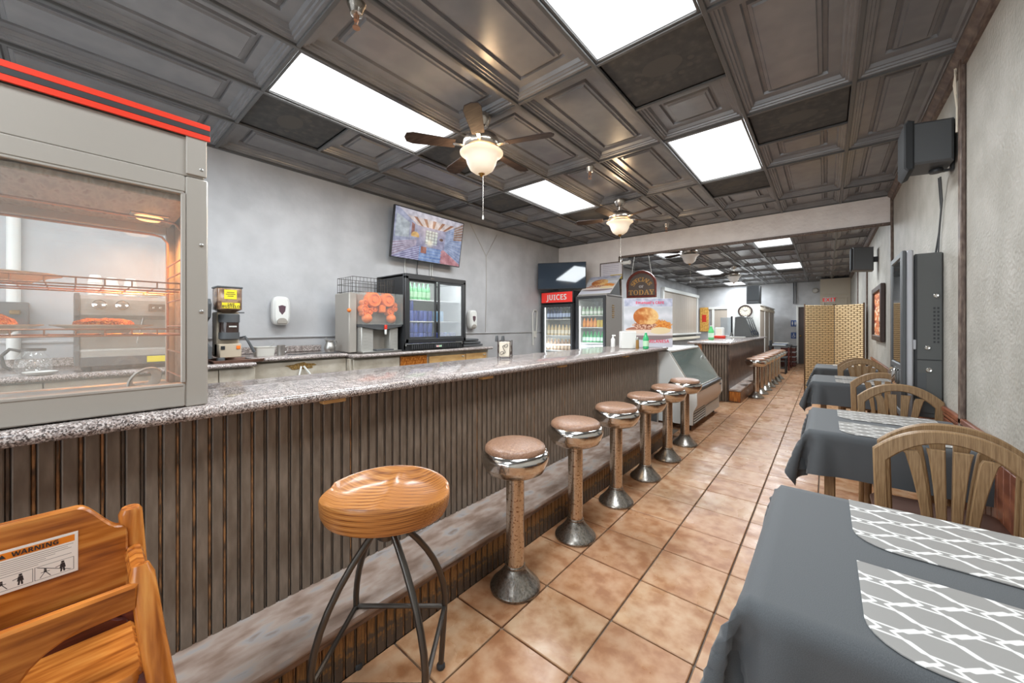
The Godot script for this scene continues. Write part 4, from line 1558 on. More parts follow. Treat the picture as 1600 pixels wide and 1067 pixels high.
func small_things():
	var t = thing("plastic_tub", "white plastic tub with a spoon on the back worktop", "tub", Vector3(-3.78, 1.089, -1.10))
	var b = MB.new()
	b.slab(Vector3.ZERO, 0.06, 0.078, 0.02, [[0.012, 0.0], [0.0, 0.075], [-0.004, 0.076], [-0.004, 0.082], [0.003, 0.082], [0.014, 0.01]], 5)
	put("tub_body", b, M.off_white, t)
	put("spoon", rodm(Vector3(0.0, 0.05, 0.0), Vector3(0.02, 0.105, -0.075), 0.004), M.steel, t)
	b = MB.new()
	b.lathe([[0.030, 0.0], [0.032, 0.09], [0.033, 0.092], [0.030, 0.09], [0.028, 0.004], [0.001, 0.004]], 20)
	t = thing("steel_cup", "small steel cup beside the white plastic tub", "cup", Vector3(-3.72, 1.089, -1.215))
	put("cup_body", b, M.steel, t)
	b = MB.new()
	b.tube([Vector3(0, 0.075, -0.031), Vector3(0, 0.08, -0.052), Vector3(0, 0.04, -0.054), Vector3(0, 0.025, -0.031)], 0.003, 6)
	put("handle", b, M.steel, t)
	t = thing("metal_pitcher", "round-bellied pewter pitcher on the back worktop left of the juicer", "pitcher", Vector3(-3.75, 1.089, -1.655))
	b = MB.new()
	b.lathe([[0.034, 0.0], [0.037, 0.004], [0.050, 0.03], [0.052, 0.05], [0.042, 0.08], [0.033, 0.098], [0.034, 0.112], [0.040, 0.122], [0.036, 0.12], [0.03, 0.1]], 28, Vector3.ZERO, true, false)
	put("belly", b, M.steel, t)
	b = MB.new()
	b.tube([Vector3(0, 0.112, -0.036), Vector3(0, 0.122, -0.06), Vector3(0, 0.09, -0.075), Vector3(0, 0.06, -0.055)], 0.004, 8)
	put("handle", b, M.steel, t)
	b = MB.new()
	b.tube([Vector3(0, 0.115, 0.03), Vector3(0, 0.135, 0.025), Vector3(0, 0.15, 0.035), Vector3(0, 0.13, 0.045), Vector3(0, 0.11, 0.036)], 0.004, 8)
	put("lid_loop", b, M.steel, t)
	b = MB.new()
	b.tube([Vector3(-3.7, 1.094, -1.26), Vector3(-3.66, 1.094, -1.36), Vector3(-3.72, 1.094, -1.45), Vector3(-3.68, 1.094, -1.55), Vector3(-3.66, 1.094, -1.70)], 0.0045, 6)
	tag(put("power_cord", b, M.black), "black power cord lying along the narrow back worktop", "cord")
	for k in 2:
		t = thing("soap_dispenser", ["white wall soap dispenser between the grinder and the juicer", "white wall soap dispenser right of the black cooler"][k], "soap dispenser", Vector3(WL, [1.50, 1.45][k], [-1.335, -3.93][k]))
		b = MB.new()
		b.t = Transform3D(Basis(Vector3(0, 0, -1), Vector3(0, 1, 0), Vector3(1, 0, 0)), Vector3.ZERO)
		var P = PackedVector2Array()
		for i in 32:
			var a = TAU * i / 32
			P.append(Vector2(0.078 * signf(cos(a)) * pow(absf(cos(a)), 0.55), 0.14 * signf(sin(a)) * pow(absf(sin(a)), 0.55)))
		b.extr(P, 0.0, 0.095, 0.022)
		put("housing", b, M.white, t)
		b = MB.new()
		b.t = Transform3D(Basis(Vector3(0, 0, -1), Vector3(0, 1, 0), Vector3(1, 0, 0)), Vector3(0.085, -0.005, 0))
		b.extr([Vector2(-0.032, 0.05), Vector2(-0.026, 0.0), Vector2(0, -0.035), Vector2(0.026, 0.0), Vector2(0.032, 0.05), Vector2(0.0, 0.06)], 0.0, 0.013, 0.003)
		put("window", b, mat(c8(96, 74, 82), 0.2), t)
		b = MB.new()
		b.t = Transform3D(Basis(Vector3(0, 0, -1), Vector3(0, 1, 0), Vector3(1, 0, 0)), Vector3(0.08, -0.105, 0))
		P = PackedVector2Array()
		for i in 13:
			var a = PI * i / 12
			P.append(Vector2(0.045 * cos(a), 0.035 * sin(a)))
		P.append(Vector2(-0.04, -0.02))
		P.append(Vector2(0.04, -0.02))
		b.extr(P, 0.0, 0.022, 0.004)
		put("push_bar", b, M.alu, t)

func juicer():
	var t = thing("juicer", "steel orange juicer with orange press drums and a wire basket", "juicer", Vector3(-3.62, 1.076, -2.052))
	put("back_body", bx(Vector3(-0.16, 0.31, 0.0), Vector3(0.28, 0.60, 0.54), 0.01), M.alu, t)
	put("side_housing", bx(Vector3(-0.03, 0.31, 0.235), Vector3(0.10, 0.60, 0.08), 0.008), M.alu, t)
	for s in [[0.12, 0.13], [-0.18, 0.10]]:
		put("leg", bx(Vector3(0.03, 0.135, s[0]), Vector3(0.12, 0.26, s[1]), 0.006), M.brushed, t)
	put("foot_plate", bx(Vector3(0.06, 0.012, -0.02), Vector3(0.18, 0.02, 0.44), 0.004), M.steel, t)
	put("drip_grid", bx(Vector3(0.09, 0.03, -0.05), Vector3(0.10, 0.014, 0.20), 0.003), M.dark_grey, t)
	var b = MB.new()
	b.t = facing(Vector3(1, 0, 0), Vector3(0.06, 0, 0))
	b.extr([Vector2(-0.19, 0.295), Vector2(-0.19, 0.265), Vector2(-0.02, 0.235), Vector2(0.06, 0.235), Vector2(0.26, 0.27), Vector2(0.26, 0.295)], -0.07, 0.06, 0.004)
	put("juice_tray", b, M.dark_grey, t)
	b = MB.new()
	b.lathe([[0.010, 0.19], [0.012, 0.20], [0.012, 0.24]], 12, Vector3(0.125, 0, -0.06))
	put("spout", b, M.white, t)
	put("tap", bx(Vector3(0.128, 0.262, -0.06), Vector3(0.02, 0.05, 0.03), 0.006), M.red, t)
	# press drums
	var drum = func(y, z, r, d):
		var q = MB.new()
		q.t = Transform3D(Basis(Vector3(0, 0, 1), PI / -2), Vector3(-0.005, y, z))
		q.lathe([[r, 0.0], [r, d - 0.012], [r - 0.006, d], [r * 0.72, d], [r * 0.68, d - 0.012], [r * 0.38, d - 0.012], [r * 0.34, d + 0.004], [0.001, d + 0.004]], 28)
		put("press_drum", q, M.orange, t)
	drum.call(0.545, 0.042, 0.075, 0.10)
	drum.call(0.545, -0.118, 0.07, 0.10)
	for q in [[0.445, 0.135, 0.045], [0.42, 0.085, 0.040], [0.45, 0.03, 0.036], [0.425, -0.155, 0.042], [0.46, -0.205, 0.036], [0.51, 0.13, 0.034], [0.40, 0.14, 0.026], [0.50, -0.21, 0.028]]:
		drum.call(q[0], q[1], q[2], 0.08)
	for z in [0.105, -0.17]:
		b = MB.new()
		b.ball(Vector3(0.05, 0.355, z), 0.052, 18)
		put("peel_ejector", b, M.orange, t)
	put("wedge_block", bx(Vector3(0.04, 0.455, -0.06), Vector3(0.08, 0.085, 0.075), 0.012), M.orange, t)
	b = MB.new()
	b.ball(Vector3(0.04, 0.43, 0.285), 0.02, 14)
	put("side_knob", b, M.orange, t)
	# clear cover: front, sides, top
	var c = MB.new()
	c.box(Vector3(0.135, 0.45, -0.035), Vector3(0.005, 0.32, 0.45))
	c.box(Vector3(0.065, 0.45, 0.188), Vector3(0.14, 0.32, 0.005))
	c.box(Vector3(0.065, 0.45, -0.258), Vector3(0.14, 0.32, 0.005))
	c.box(Vector3(0.065, 0.612, -0.035), Vector3(0.14, 0.005, 0.45))
	put("clear_cover", c, M.glass, t)
	# wire basket for the fruit
	b = MB.new()
	for y in [0.62, 0.70, 0.765]:
		b.tube([Vector3(0.06, y, 0.26), Vector3(0.06, y, -0.20), Vector3(-0.26, y, -0.20), Vector3(-0.26, y, 0.26)], 0.003, 6, false, true)
	for i in 13:
		var z = 0.26 - 0.46 * i / 12
		b.rod(Vector3(0.06, 0.61, z), Vector3(0.06, 0.765, z), 0.0022, 5)
		b.rod(Vector3(-0.26, 0.61, z), Vector3(-0.26, 0.765, z), 0.0022, 5)
	for i in 8:
		var x = 0.06 - 0.32 * i / 7
		for z in [0.26, -0.20]:
			b.rod(Vector3(x, 0.61, z), Vector3(x, 0.765, z), 0.0022, 5)
	put("wire_basket", b, M.gunmetal, t)

func can_mesh():
	var b = MB.new()
	b.lathe([[0.026, 0.0], [0.032, 0.005], [0.032, 0.112], [0.027, 0.121], [0.026, 0.122], [0.024, 0.118], [0.001, 0.118]], 14)
	return b.mesh()

func bottle_mesh(h, r, neck = 0.35):
	var b = MB.new()
	var y = h * (1 - neck)
	b.lathe([[r * 0.8, 0.0], [r, 0.006], [r, y * 0.92], [r * 0.9, y], [r * 0.42, h * 0.86], [r * 0.38, h * 0.97]], 12)
	return b.mesh()

func cap_mesh(h, r):
	var b = MB.new()
	b.lathe([[r * 0.46, h * 0.95], [r * 0.46, h]], 10)
	return b.mesh()

func label_mesh(h, r):
	var b = MB.new()
	b.lathe([[r * 1.02, h * 0.16], [r * 1.02, h * 0.48]], 12, Vector3.ZERO, false, false)
	return b.mesh()

func bottle(at, h, r, color, cap, lab, label, group, rough = 0.12, band = true):
	var key = "b%.3f %.3f" % [h, r]
	if not cache.has(key):
		cache[key] = [bottle_mesh(h, r), cap_mesh(h, r), label_mesh(h, r)]
	var t = thing("bottle", label, "bottle", at, 0.0, group)
	put("body", cache[key][0], cm(color, rough), t)
	put("cap", cache[key][1], cm(cap, 0.4), t)
	if band:
		put("band", cache[key][2], cm(lab, 0.5), t)
	return t

var cache := {}

func cm(c, rough):
	var k = "c%s%.2f" % [c.to_html(), rough]
	if not cache.has(k):
		cache[k] = mat(c, rough)
	return cache[k]

func cooler():
	var z0 = -2.33
	var z1 = -3.215
	var x1 = -3.465
	var x0 = -4.05
	var y0 = 1.077
	var y1 = 1.925
	var cz = (z0 + z1) / 2
	var t = thing("countertop_cooler", "black two-door countertop cooler of blue cans under the television", "cooler")
	var b = MB.new()
	b.box(Vector3((x0 + x1) / 2 - 0.02, y1 - 0.018, cz), Vector3(x1 - x0 - 0.04, 0.036, z0 - z1), 0.006)
	b.box(Vector3((x0 + x1) / 2 - 0.02, y0 + 0.035, cz), Vector3(x1 - x0 - 0.04, 0.07, z0 - z1), 0.006)
	for z in [z0 - 0.015, z1 + 0.015]:
		b.box(Vector3((x0 + x1) / 2 - 0.02, (y0 + y1) / 2, z), Vector3(x1 - x0 - 0.04, y1 - y0 - 0.02, 0.03), 0.004)
	put("cabinet", b, M.black, t)
	b = MB.new()
	b.box(Vector3(x0 + 0.03, (y0 + y1) / 2, cz), Vector3(0.01, 0.78, 0.82))
	b.box(Vector3(-3.77, y0 + 0.073, cz), Vector3(0.54, 0.006, 0.82))
	b.box(Vector3(-3.77, y1 - 0.04, cz), Vector3(0.54, 0.006, 0.82))
	for z in [z0 - 0.033, z1 + 0.033]:
		b.box(Vector3(-3.77, (y0 + y1) / 2, z), Vector3(0.54, 0.74, 0.006))
	put("liner", b, M.white, t)
	for y in [1.40, 1.645]:
		put("shelf", bx(Vector3(-3.78, y, cz), Vector3(0.46, 0.012, 0.81), 0.003), M.white, t)
	b = MB.new()
	b.box(Vector3(x1 - 0.02, y1 - 0.03, cz), Vector3(0.04, 0.06, z0 - z1), 0.006)
	b.box(Vector3(x1 - 0.02, y0 + 0.11, cz), Vector3(0.04, 0.05, z0 - z1), 0.006)
	for z in [z0 - 0.022, z1 + 0.022]:
		b.box(Vector3(x1 - 0.02, (y0 + y1) / 2 + 0.03, z), Vector3(0.04, 0.74, 0.044), 0.006)
	put("front_frame", b, M.black, t)
	for k in 2:
		var a = [z0 - 0.044, cz - 0.005][k]
		var e = [cz + 0.005, z1 + 0.044][k] - 0.0
		var q = MB.new()
		var xx = x1 - [0.028, 0.012][k]
		for z in [a - 0.014, e + 0.014]:
			q.box(Vector3(xx, 1.54, z), Vector3(0.014, 0.66, 0.028), 0.003)
		for y in [1.217, 1.857]:
			q.box(Vector3(xx, y, (a + e) / 2), Vector3(0.014, 0.026, a - e - 0.056), 0.003)
		var d = put("sliding_door", q, M.rubber, t)
		put("pane", bx(Vector3(xx, 1.54, (a + e) / 2), Vector3(0.004, 0.62, a - e - 0.05), 0.0), M.glass if k == 0 else M.frost, d)
	for i in 26:
		put("grille_slat", bx(Vector3(x1 - 0.016, y0 + 0.042, z0 - 0.10 - 0.027 * i), Vector3(0.012, 0.05, 0.013), 0.003), M.rubber, t)
	put("display", bx(Vector3(x1 - 0.010, y0 + 0.04, cz - 0.02), Vector3(0.012, 0.034, 0.10), 0.003), M.dark_grey, t)
	for i in 4:
		put("indicator", bx(Vector3(x1 - 0.0035, y0 + 0.04, cz + 0.012 - 0.02 * i), Vector3(0.002, 0.014, 0.011), 0.0005), glow(Color(1.0, 0.2, 0.16) if i < 2 else Color(0.5, 1.0, 0.5), 0.9), t)
	put("badge", bx(Vector3(x1 + 0.001, y1 - 0.03, cz + 0.08), Vector3(0.003, 0.014, 0.045), 0.001), M.chrome, t)
	put("light_strip", bx(Vector3(x1 - 0.07, y1 - 0.05, cz), Vector3(0.03, 0.012, 0.78), 0.003), glow(Color(0.95, 0.97, 1.0), 1.3), t)
	inner_light(Vector3(x1 - 0.07, y1 - 0.06, cz), Vector2(0.75, 0.03), 0.16, t, Vector3(-0.35, -1, 0))
	# contents
	var can = can_mesh()
	var blue = cm(c8(44, 62, 142), 0.3)
	var blue2 = cm(c8(70, 90, 170), 0.3)
	var n = 0
	for row in [[1.152, 0, 6, "lower tier, left door"], [1.274, 0, 6, "second tier, left door"], [1.407, 0, 6, "middle shelf, left door"], [1.529, 0, 2, "on top of the middle-shelf cans, left door"], [1.152, 1, 5, "bottom tier, right door"], [1.407, 1, 2, "middle shelf, right door"]]:
		for i in row[2]:
			var z = (z0 - 0.085 - 0.066 * i) if row[1] == 0 else (cz - 0.07 - 0.07 * i)
			var m = blue if (i + n) % 3 else blue2
			if row[3].begins_with("middle shelf, right"):
				m = cm(c8(130, 180, 216), 0.3)
			tag(put("can", can, m, null, Vector3(-3.60 + 0.01 * (i % 2), row[0], z)), "%s can %s, black cooler, %s" % ["pale blue" if row[3].begins_with("middle shelf, right") else "blue", ordinal(i, row[2]), row[3]], "can", "cans in the cooler, " + row[3])
		n += 1
	for i in 6:
		bottle(Vector3(-3.60, 1.652, z0 - 0.085 - 0.062 * i), 0.19, 0.03, c8(106, 176, 120), c8(120, 190, 130), c8(170, 210, 170), "pale green bottle, %s on the black cooler's top left shelf" % ordinal(i, 6), "green bottles in the cooler", 0.2)
	# low dark appliance stack to the right of it
	t = thing("tray_stack", "stack of flat dark grey trays right of the black cooler", "tray", Vector3(-3.70, 1.076, -3.44))
	for i in 3:
		put("tray", bx(Vector3(0.02 * i, 0.02 + 0.036 * i, 0.02 * i - 0.01), Vector3(0.26 - 0.03 * i, 0.03, 0.36 - 0.05 * i), 0.01), M.dark_grey, t)

func inner_light(at, size, energy, parent, dir):
	var a = AreaLight3D.new()
	a.name = "strip_light"
	a.area_size = size
	a.light_energy = energy
	a.light_color = Color(0.93, 0.96, 1.0)
	a.shadow_enabled = true
	a.set("area_range", 6.0)
	a.position = at
	var z = -dir.normalized()
	var x = Vector3(0, 0, 1) if size.x > size.y else Vector3(0, 0, 1).cross(z)
	if absf(z.z) > 0.9:
		x = Vector3(1, 0, 0)
	x = (x - z * x.dot(z)).normalized()
	a.basis = Basis(x, z.cross(x), z)
	parent.add_child(a, true)

func ordinal(i, n):
	if i == 0:
		return "first from the left"
	if i == n - 1:
		return "last on the right"
	return ["", "second", "third", "fourth", "fifth", "sixth", "seventh"][i] + " from the left"

func level(k, n):
	if k == 0:
		return "lowest"
	if k == n - 1:
		return "topmost"
	return ["", "second", "third", "fourth", "fifth", "sixth", "seventh"][k] + " up"

# ---------------------------------------------------------------- screens, fridges, signs at the end wall
func room_picture():
	# what the television shows: a beamed bedroom with a bright window, blue bed and rug
	var f = FastNoiseLite.new()
	f.seed = 5
	f.frequency = 0.03
	return paint(384, 216, func(u, v):
		var n = f.get_noise_2d(u * 380, v * 216)
		var c = Color(0.62, 0.62, 0.74)
		var vx = 0.52
		var vy = 0.50
		var dx = u - vx
		var dy = v - vy
		# box room seen in perspective: back wall |dx|<.2, -.25..+.2
		var k = maxf(maxf(absf(dx) / 0.21, -dy / 0.22), dy / 0.20)
		if k <= 1.0:
			c = Color(0.60, 0.60, 0.74)
			if absf(dx + 0.0) < 0.09 and dy > -0.16 and dy < 0.12:
				c = Color(0.80, 0.86, 0.86) if absf(fmod(absf(dx) + 0.02, 0.045) - 0.02) > 0.004 and absf(fmod(dy + 0.5, 0.07) - 0.035) > 0.005 else Color(0.4, 0.4, 0.5)
			if Vector2(dx - 0.15, dy + 0.02).length() < 0.03:
				c = Color(0.4, 0.28, 0.26)
		elif -dy / 0.22 >= k - 0.0001:
			c = Color(0.86, 0.80, 0.80)
			var s = dx / -dy
			if fmod(s + 9.0, 0.36) < 0.13:
				c = Color(0.64, 0.40, 0.30)
			if k > 1.75:
				c = Color(0.80, 0.78, 0.84)
		elif dy / 0.20 >= k - 0.0001:
			c = Color(0.55, 0.66, 0.86) if dx < 0.16 else Color(0.78, 0.52, 0.56)
			if absf(dx) < 0.17 and fmod(k * 3.0, 1.0) < 0.3:
				c = Color(0.42, 0.56, 0.82)
			if dx < -0.16:
				c = Color(0.70, 0.72, 0.86) if fmod(dx * 14 + dy * 22 + 9, 1.0) < 0.6 else Color(0.52, 0.46, 0.66)
			if absf(dx + 0.1) < 0.04 and dy < 0.34:
				c = Color(0.66, 0.40, 0.34)
		elif dx < 0:
			c = Color(0.62, 0.64, 0.76)
			var w = (dy) / -dx
			if w > 0.36:
				c = Color(0.74, 0.72, 0.82) if fmod(w * 9, 1.0) < 0.7 else Color(0.62, 0.5, 0.6)
			elif w < 0.18 and dx < -0.32 and dx > -0.50 and w > -0.75:
				c = Color(0.72, 0.76, 0.80)
			elif dx > -0.29 and dx < -0.25 and w < 0.1 and w > -0.9:
				c = Color(0.56, 0.34, 0.34)
		else:
			c = Color(0.62, 0.68, 0.82)
			var w = dy / dx
			if fmod(w * 6 + 9, 1.0) < 0.25:
				c = Color(0.50, 0.58, 0.78)
			if w < -0.2 and dx > 0.34:
				c = Color(0.60, 0.44, 0.38) if fmod(w * 7 + 9, 1.0) < 0.5 else Color(0.70, 0.66, 0.66)
		if Vector2((u - 0.285) / 0.055, (v - 0.50) / 0.08).length() < 1.0 and v < 0.53:
			c = Color(0.86, 0.66, 0.36)
		var g = exp(-pow(Vector2(u - 0.5, (v - 0.60) * 0.6).length() / 0.05, 2))
		c = c.lerp(Color(1.0, 0.97, 0.86), clampf(g, 0, 1))
		c = c.lerp(Color(c.v, c.v, c.v) * 0.9, 0.2)
		return Color(c.r + n * 0.16, c.g + n * 0.16, c.b + n * 0.16))

func tv(label, xf, w, h, screen):
	var t = thing("television", label, "television")
	t.transform = xf
	put("cabinet", bx(Vector3(0, 0, -0.022), Vector3(w, h, 0.036), 0.006), M.black, t)
	var b = MB.new()
	for s in [-1, 1]:
		b.box(Vector3(s * (w / 2 - 0.005), 0, 0), Vector3(0.010, h, 0.012), 0.002)
		b.box(Vector3(0, s * (h / 2 - 0.006), 0), Vector3(w - 0.02, 0.012, 0.012), 0.002)
	put("bezel", b, M.rubber, t)
	b = MB.new()
	b.face(Vector3(-w / 2 + 0.01, -h / 2 + 0.012, 0.002), Vector3(w / 2 - 0.01, -h / 2 + 0.012, 0.002), Vector3(w / 2 - 0.01, h / 2 - 0.012, 0.002), Vector3(-w / 2 + 0.01, h / 2 - 0.012, 0.002))
	put("screen", b, screen, t)
	put("back_hump", bx(Vector3(0, -h * 0.1, -0.055), Vector3(w * 0.6, h * 0.5, 0.04), 0.01), M.black, t)
	return t

func sandwich(script, red):
	# a printed poster: toasted bun over filling on a grey board, fries, pale wood behind
	var f = FastNoiseLite.new()
	f.seed = 9
	f.frequency = 0.02
	return paint(256, 256, func(u, v):
		var n = f.get_noise_2d(u * 256, v * 256)
		var n2 = f.get_noise_2d(u * 900, v * 900)
		var c = Color(0.74, 0.75, 0.77).lerp(Color(0.84, 0.84, 0.86), 0.5 + 0.5 * sin(v * 22 + n * 1.2))
		if v < 0.16:
			c = Color(0.60, 0.62, 0.70).lerp(Color(0.78, 0.78, 0.84), 0.5 + n)
		if v > 0.84:
			c = Color(0.82, 0.82, 0.86)
		# board
		var p = Vector2((u - 0.56) / 0.56, (v - 0.72) / 0.14)
		if p.length() < 1.0:
			c = Color(0.88, 0.84, 0.82) if p.y < 0.3 else Color(0.56, 0.50, 0.50)
		# fries
		p = Vector2((u - 0.72) / 0.26, (v - 0.56) / 0.12)
		if p.length() < 1.0 + n2 * 0.3:
			c = Color(0.80, 0.44, 0.20).lerp(Color(0.90, 0.66, 0.34), 0.5 + n2)
		p = Vector2((u - 0.74) / 0.22, (v - 0.66) / 0.07)
		if p.length() < 1.0:
			c = Color(0.90, 0.82, 0.66)
		# lower bun and filling
		p = Vector2((u - 0.30) / 0.27, (v - 0.65) / 0.07)
		if p.length() < 1.0:
			c = Color(0.90, 0.82, 0.76) if p.y > -0.1 else Color(0.66, 0.44, 0.36)
		p = Vector2((u - 0.42) / 0.24, (v - 0.55) / 0.08)
		if p.length() < 1.0 + n2 * 0.4:
			c = Color(0.54, 0.30, 0.22).lerp(Color(0.86, 0.72, 0.62), clampf(0.5 + n2 * 1.4, 0, 1))
		# bun
		p = Vector2((u - 0.45) / 0.26, (v - 0.37) / 0.19)
		if p.length() < 1.0 and v < 0.53:
			c = Color(0.90, 0.74, 0.50).lerp(Color(0.70, 0.40, 0.20), clampf(0.55 - p.x * 0.8 + n, 0, 1))
		return c)

func board(called, label, cat, xf, w, h, th, face_mat):
	var t = thing(called, label, cat)
	t.transform = xf
	put("panel", bx(Vector3(0, 0, -th / 2), Vector3(w, h, th), 0.003), M.off_white, t)
	var b = MB.new()
	b.face(Vector3(-w / 2 + 0.002, -h / 2 + 0.002, 0.0008), Vector3(w / 2 - 0.002, -h / 2 + 0.002, 0.0008), Vector3(w / 2 - 0.002, h / 2 - 0.002, 0.0008), Vector3(-w / 2 + 0.002, h / 2 - 0.002, 0.0008))
	put("print", b, face_mat, t)
	return t

func tilted(n, at, tilt):   # facing n, then leaning its top toward n by tilt
	var f = facing(n, at)
	f.basis = f.basis * Basis(Vector3.RIGHT, tilt)
	return f

func end_wall():
	# television with the bedroom picture, tilted from the left wall
	var scr = mat(Color.BLACK, 0.2)
	scr.emission_enabled = true
	scr.emission_texture = ImageTexture.create_from_image(room_picture())
	scr.emission = Color.BLACK
	scr.emission_energy_multiplier = 0.72
	var t = tv("flat television on the left wall showing a blue bedroom picture", tilted(Vector3(1, 0, 0), Vector3(-3.965, 2.495, -3.04), 0.165), 1.10, 0.622, scr)
	put("wall_arm", bx(Vector3(0, 0, -0.11), Vector3(0.3, 0.2, 0.1), 0.01), M.black, t)
	t = tv("switched-off television tilted in the corner above the juice fridge", tilted(Vector3(0.455, 0, 0.89), Vector3(-3.66, 2.262, -5.735), -0.085), 0.87, 0.487, mat(c8(58, 68, 80), 0.05))
	put("wall_arm", rodm(Vector3(0, 0, -0.06), Vector3(0.0, 0.03, -0.52), 0.022), M.black, t)
	for k in 4:
		var z = [-2.78, -2.97, -3.185, -3.215][k]
		var b = MB.new()
		b.tube([Vector3(WL + 0.02, 2.25, z), Vector3(WL + 0.012, 2.1, z + 0.01), Vector3(WL + 0.014, 1.9, z - 0.01), Vector3(WL + 0.03, 1.5, z)], 0.006, 6)
		tag(put("cable", b, M.white if k != 1 else M.dark_grey), ["first pale cable from the left under the bedroom television", "dark cable dropping from the bedroom television behind the cooler", "third cable under the bedroom television", "last cable under the bedroom television, beside another"][k], "cable")
	var b = MB.new()
	var x = WL + 0.006
	b.tube([Vector3(x, 2.91, -3.93), Vector3(x, 2.62, -4.16), Vector3(x, 2.46, -4.28), Vector3(x, 2.0, -4.285), Vector3(x, 1.24, -4.26)], 0.005, 6)
	b.tube([Vector3(x, 2.86, -4.54), Vector3(x, 2.62, -4.38), Vector3(x, 2.46, -4.28)], 0.005, 6)
	tag(put("speaker_cable", b, M.alu), "thin cords meeting in a Y on the left wall", "cord")
	b = MB.new()
	x = WL + 0.02
	b.tube([Vector3(x, 1.0, -5.50), Vector3(x, 1.58, -5.49), Vector3(x, 1.64, -5.53), Vector3(x, 1.645, -5.60), Vector3(x, 1.60, -5.63), Vector3(x, 1.2, -5.60)], 0.014, 8)
	b.box(Vector3(x, 1.2, -5.55), Vector3(0.05, 0.12, 0.08), 0.006)
	tag(put("conduit", b, M.off_white), "looped pale conduit and outlet on the wall left of the juice fridge", "conduit")
	fridges()
	counter_items()

func fridge(called, label, x0, x1, y1, door_top, shelf_ys, shell):
	var zf = -5.70
	var zb = -6.37
	var cx = (x0 + x1) / 2
	var w = x1 - x0
	var cz = (zf + zb) / 2
	var t = thing(called, label, "fridge")
	var b = MB.new()
	for s in [-1, 1]:
		b.box(Vector3(cx + s * (w / 2 - 0.015), y1 / 2, cz - 0.02), Vector3(0.03, y1 - 0.04, zf - zb - 0.06), 0.004)
	b.box(Vector3(cx, y1 / 2, zb + 0.02), Vector3(w - 0.06, y1 - 0.04, 0.03))
	b.box(Vector3(cx, y1 - 0.02, cz - 0.02), Vector3(w, 0.04, zf - zb - 0.06), 0.005)
	b.box(Vector3(cx, 0.11, cz - 0.02), Vector3(w - 0.06, 0.18, zf - zb - 0.06), 0.005)
	put("cabinet", b, shell, t)
	b = MB.new()
	b.box(Vector3(cx, 1.0, zb + 0.045), Vector3(w - 0.07, 1.6, 0.01))
	for s in [-1, 1]:
		b.box(Vector3(cx + s * (w / 2 - 0.036), 1.0, cz - 0.01), Vector3(0.008, 1.6, 0.56))
	b.box(Vector3(cx, door_top - 0.01, cz), Vector3(w - 0.07, 0.01, 0.56))
	put("liner", b, M.white, t)
	for y in shelf_ys:
		put("shelf", bx(Vector3(cx, y, cz), Vector3(w - 0.08, 0.014, 0.50), 0.003), M.white, t)
	b = MB.new()
	for s in [-1, 1]:
		b.box(Vector3(cx + s * (w / 2 - 0.022), (door_top + 0.2) / 2, zf - 0.018), Vector3(0.044, door_top - 0.2, 0.036), 0.005)
	b.box(Vector3(cx, door_top - 0.022, zf - 0.018), Vector3(w - 0.088, 0.044, 0.036), 0.005)
	b.box(Vector3(cx, 0.225, zf - 0.018), Vector3(w - 0.088, 0.05, 0.036), 0.005)
	var d = put("door", b, M.rubber, t)
	put("pane", bx(Vector3(cx, door_top / 2 + 0.1, zf - 0.016), Vector3(w - 0.08, door_top - 0.28, 0.004), 0.0), M.glass, d)
	put("light_strip", bx(Vector3(x0 + 0.055, 1.0, zf - 0.06), Vector3(0.016, 1.4, 0.014), 0.003), glow(Color(0.94, 0.97, 1.0), 1.6), t)
	inner_light(Vector3(x0 + 0.068, 1.0, zf - 0.07), Vector2(0.02, 1.4), 0.55, t, Vector3(1, 0, -0.7))
	return t

